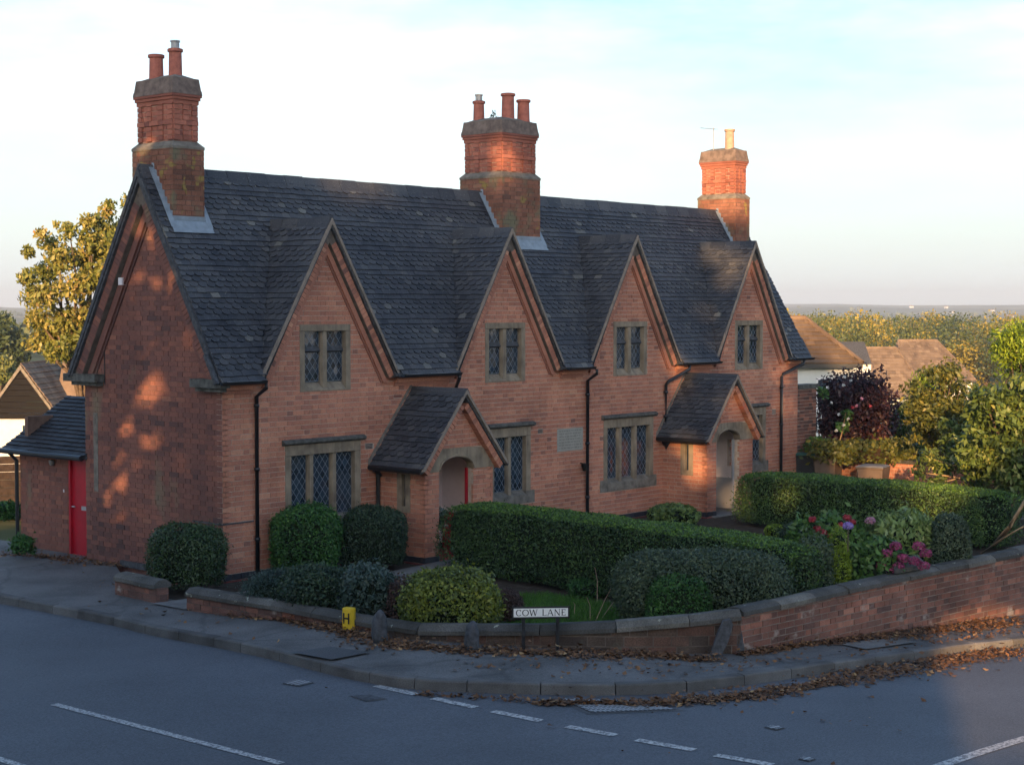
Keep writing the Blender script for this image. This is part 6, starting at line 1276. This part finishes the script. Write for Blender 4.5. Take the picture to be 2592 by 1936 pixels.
# wood that reads as one mass
B = []
for k in range(2600):
    a = R(random.uniform(6, 80)); r = 330*math.exp(random.random()**.8*2.1); x, y = -16+r*math.sin(a), -20+r*math.cos(a)
    if noise.noise(Vector((x*.004, y*.004, 8))) < -.12: continue
    h = random.uniform(2.0, 4.0); B.append((x, y, T(x, y)+h*.7, h))
Bn = np.array(B); n = len(Bn)*34; idx = np.repeat(np.arange(len(Bn)), 34); d = RNG.normal(0, 1, (n, 3)); d[:, 2] = np.abs(d[:, 2]); d /= np.linalg.norm(d, axis=1, keepdims=True)
P = Bn[idx, :3]+d*Bn[idx, 3:4]*np.array((1.15, 1.15, 1.0)); V = leaf_quads(P, d, 2.6, .5, .8); fastmesh('distant_woods', V, 4, .4+RNG.normal(0, .13, n)+RNG.normal(0, .2, len(Bn))[idx], 'leaf_farwood')['kind'] = 'stuff'
# far town: small pale and red roofed houses
hm = None
for k in range(18):
    px = random.uniform(1700, 2230); dist = random.choice((900, 1500, 1900, 2400, 2800, 3200))*random.uniform(.85, 1.15); P = gd(px, 700, dist); z = T(P[0], P[1])-1; w = random.uniform(5, 8); 
    t = thing('distant_house', 'tiny pale house in the far town on the valley floor', 'house', (P[0], P[1], z), 'houses of the far town'); t.rotation_euler = (0, 0, random.uniform(0, 3))
    if hm is None:
        m = MB(); m.box(-.5, -.3, 0, .5, .3, .55); a = m.build('wall', 'cream_render'); m = MB(); m.faces([(-.53, -.34, .55), (.53, -.34, .55), (.53, .34, .55), (-.53, .34, .55), (-.53, 0, .85), (.53, 0, .85)], [(0, 1, 5, 4), (2, 3, 4, 5), (0, 4, 3), (1, 2, 5)]); b = m.build('roof', 'tile_old'); hm = (a.data, b.data)
    else:
        a = bpy.data.objects.new('wall', hm[0]); b = bpy.data.objects.new('roof', hm[1]); COL.objects.link(a); COL.objects.link(b)
    for x in (a, b): x.parent = t; x.scale = (w, w, w*.9)

# ================================================================== ROADSIDE TREES BEHIND THE VIEWPOINT (they shade the cottage)
sd = np.array((SUN_DIR.x, SUN_DIR.y)); sd /= np.linalg.norm(sd); pd = np.array((-sd[1], sd[0])); pd = pd if pd[1] > 0 else -pd
# lanes cut clear of leaves so the low sun hits chosen spots: (point, radius)
LANES = []
def on_x(px, py, x, r): d = ray(px, py); LANES.append((CAM+d*(x-CAM[0])/d[0], r))
def on_y(px, py, y, r): d = ray(px, py); LANES.append((CAM+d*(y-CAM[1])/d[1], r))
def on_g(px, py, off, r): LANES.append((gp(px, py, off), r))
rr_ = random.Random(5)
for (x0, y0, sx, sy, k) in ((285, 500, 12, 22, 7), (318, 510, 10, 14, 4), (290, 605, 10, 18, 4), (372, 600, 10, 14, 3), (335, 740, 12, 10, 2), (300, 830, 12, 22, 5), (335, 828, 12, 18, 5), (318, 868, 20, 10, 3), (240, 955, 25, 28, 12), (262, 1005, 12, 20, 5), (345, 945, 22, 10, 4), (250, 1060, 14, 28, 9), (258, 1108, 16, 12, 6), (300, 1110, 8, 6, 2), (285, 905, 14, 14, 3), (395, 720, 10, 14, 2), (400, 1000, 10, 8, 1), (330, 620, 8, 8, 2), (60, 1010, 10, 24, 3)):
    for _ in range(k): on_x(rr_.gauss(x0, sx*.9), rr_.gauss(y0, sy*1.0), 0, rr_.uniform(.03, .085))
for a in ((318, 312, .10), (300, 325, .08)): on_x(a[0], a[1], .08, a[2])
for a in ((1078, 345, .13), (1077, 310, .09), (1079, 385, .09)): on_x(a[0], a[1], 7.95, a[2])
on_y(1100, 345, 1.24, .15)
for a in ((1530, 370, .5), (1560, 400, .5), (1535, 420, .4), (1590, 440, .3)): on_x(a[0], a[1], 16.1, a[2])
for a in ((1590, 560, .35), (1570, 600, .3), (1540, 540, .3), (1520, 690, .2)): on_x(a[0], a[1], 14.2, a[2]*.7)
for a in ((1400, 580, .12), (1455, 760, .16), (1470, 790, .12), (1620, 940, .2), (1600, 880, .16), (1595, 1000, .2), (1690, 790, .12), (1470, 950, .1), (1510, 1020, .22), (1490, 960, .15), (1560, 880, .22), (1540, 870, .15), (1470, 830, .1), (1700, 860, .1), (1540, 720, .12)): on_y(a[0], a[1], -.6, a[2])
for a in ((1640, 1060, .22), (1580, 1050, .1), (1680, 1075, .2), (1610, 1100, .15), (1720, 1060, .15), (1800, 1065, .12)): on_x(a[0], a[1], 10.8, a[2])
for a in ((2190, 1432, .55), (2150, 1450, .55), (2100, 1470, .55), (2060, 1487, .52), (2020, 1504, .50), (1985, 1522, .45), (1955, 1540, .38), (2130, 1478, .45), (2080, 1500, .45), (2225, 1415, .5), (2250, 1408, .5)): on_g(a[0], a[1], -.15, a[2])
for a in ((1838, 1000, .35), (1870, 1005, .2), (1935, 1010, .35), (1980, 1015, .4), (1800, 995, .15), (2020, 1020, .4), (1950, 975, .5), (1890, 970, .4), (1850, 965, .4), (1800, 965, .3)): on_x(a[0], a[1], 17.6, a[2])
for a in ((2000, 950, .8), (2050, 900, .9), (2030, 830, 1.0), (2100, 850, .9), (1960, 900, .8), (2060, 1000, .5), (2140, 800, 1.0), (2180, 720, 1.2), (2150, 900, .6), (2200, 850, .8)): LANES.append((gd(a[0], a[1], 31), a[2]))
for a in ((2122, 1105, .2), (2010, 1010, .3), (2060, 980, .35), (2100, 1030, .3), (2150, 1000, .35), (2190, 950, .4), (1980, 1025, .2)): LANES.append((gd(a[0], a[1], 24.5), a[2]))
SD3 = np.array((SUN_DIR.x, SUN_DIR.y, SUN_DIR.z))
def shade_tree(label, t_, perp, blobs_spec, n, size=.42, trunk=5, lanes=True, grow=1.0):
    b = sd*t_+pd*perp; zb = T(*b); bl = []
    for (dp, dt, z, r, k, sp) in blobs_spec:
        for _ in range(k):
            d = RNG.normal(0, 1, 3); d /= np.linalg.norm(d); q = RNG.uniform(.0, 1)**.4*sp; x = b+pd*(dp+d[0]*q)+sd*(dt+d[1]*q*.7); bl.append((x[0], x[1], z+d[2]*q, r*RNG.uniform(.8, 1.2)))
    t = thing('roadside_tree', label, 'tree', (b[0], b[1], zb)); V, ti = clump_leaves(bl, n, size, .75, 1.1, .2, .1); c = V.mean(1); ok = np.ones(len(c), bool)
    for (P, r) in LANES:
        w = c-P; a = w@SD3; d2 = ((w-a[:, None]*SD3)**2).sum(1); ok &= ~((a > 0) & (d2 < (r*grow+size*.35)**2))
    fastmesh('crown', V[ok], 4, ti[ok], 'leaf_shade', t)
    m = MB(); base = np.array((b[0], b[1], zb)); top = base+np.array((0, 0, trunk)); m.tube([base-np.array((0, 0, .3)), (base+top)/2+np.array((.1, .1, 0)), top], [.45, .36, .28], 10)
    for q in bl[::5]:
        e = np.array(q[:3]); m.tube([base+np.array((0, 0, trunk*.8)), (top+e)/2+np.array((0, 0, .3)), e], [.16, .1, .03], 6, caps=False)
    m.build('trunk', 'bark', t, smooth=True)
shade_tree('roadside tree on the bank left of the viewpoint', 21, 3.4, [(0, 0, 7.2, .95, 150, 4.4), (3.5, 0, 6.0, .9, 50, 3.0), (-2.2, 1, 9.5, .9, 40, 2.4), (-1.5, 0, 11.3, .8, 40, 1.9)], 76000, .26, trunk=3, grow=.9)
shade_tree('tall roadside tree behind the viewpoint, left of three', 48, -3.5, [(0, 0, 11.2, 1.3, 120, 5.2), (5, 0, 12, 1.3, 60, 4.6), (-3, 0, 8.3, 1.2, 40, 3.4), (-3, 0, 15, 1.1, 40, 2.6), (0, 0, 16.8, 1.0, 40, 1.9)], 92000, .42)
shade_tree('roadside tree behind the viewpoint, middle of three', 46, -9.5, [(0, 0, 10.2, 1.25, 100, 5.0), (1.5, 0, 15, 1.1, 40, 2.4), (-1.6, 0, 15.6, 1.0, 26, 1.6)], 56000, .42)
shade_tree('roadside tree behind the viewpoint, right of three', 50, -17.0, [(0, 0, 10.4, 1.35, 120, 5.6), (-6, 0, 9, 1.3, 60, 5.0)], 50000, .42)
# ================================================================== AIR
hz = MB(); hz.box(-5400, -5400, -60, 5400, 5400, 60)
def haze_f(n, b, nd, L):
    n.nodes.remove(b); v = nd('ShaderNodeVolumePrincipled'); v.inputs['Color'].default_value = (.84, .93, 1.0, 1); v.inputs['Density'].default_value = HAZE; v.inputs['Anisotropy'].default_value = .2
    L(v.outputs['Volume'], n.nodes['Material Output'].inputs['Volume'])
HAZE = .0003
mat('haze', haze_f); ho = hz.build('haze', 'haze'); tag(ho, kind='stuff')
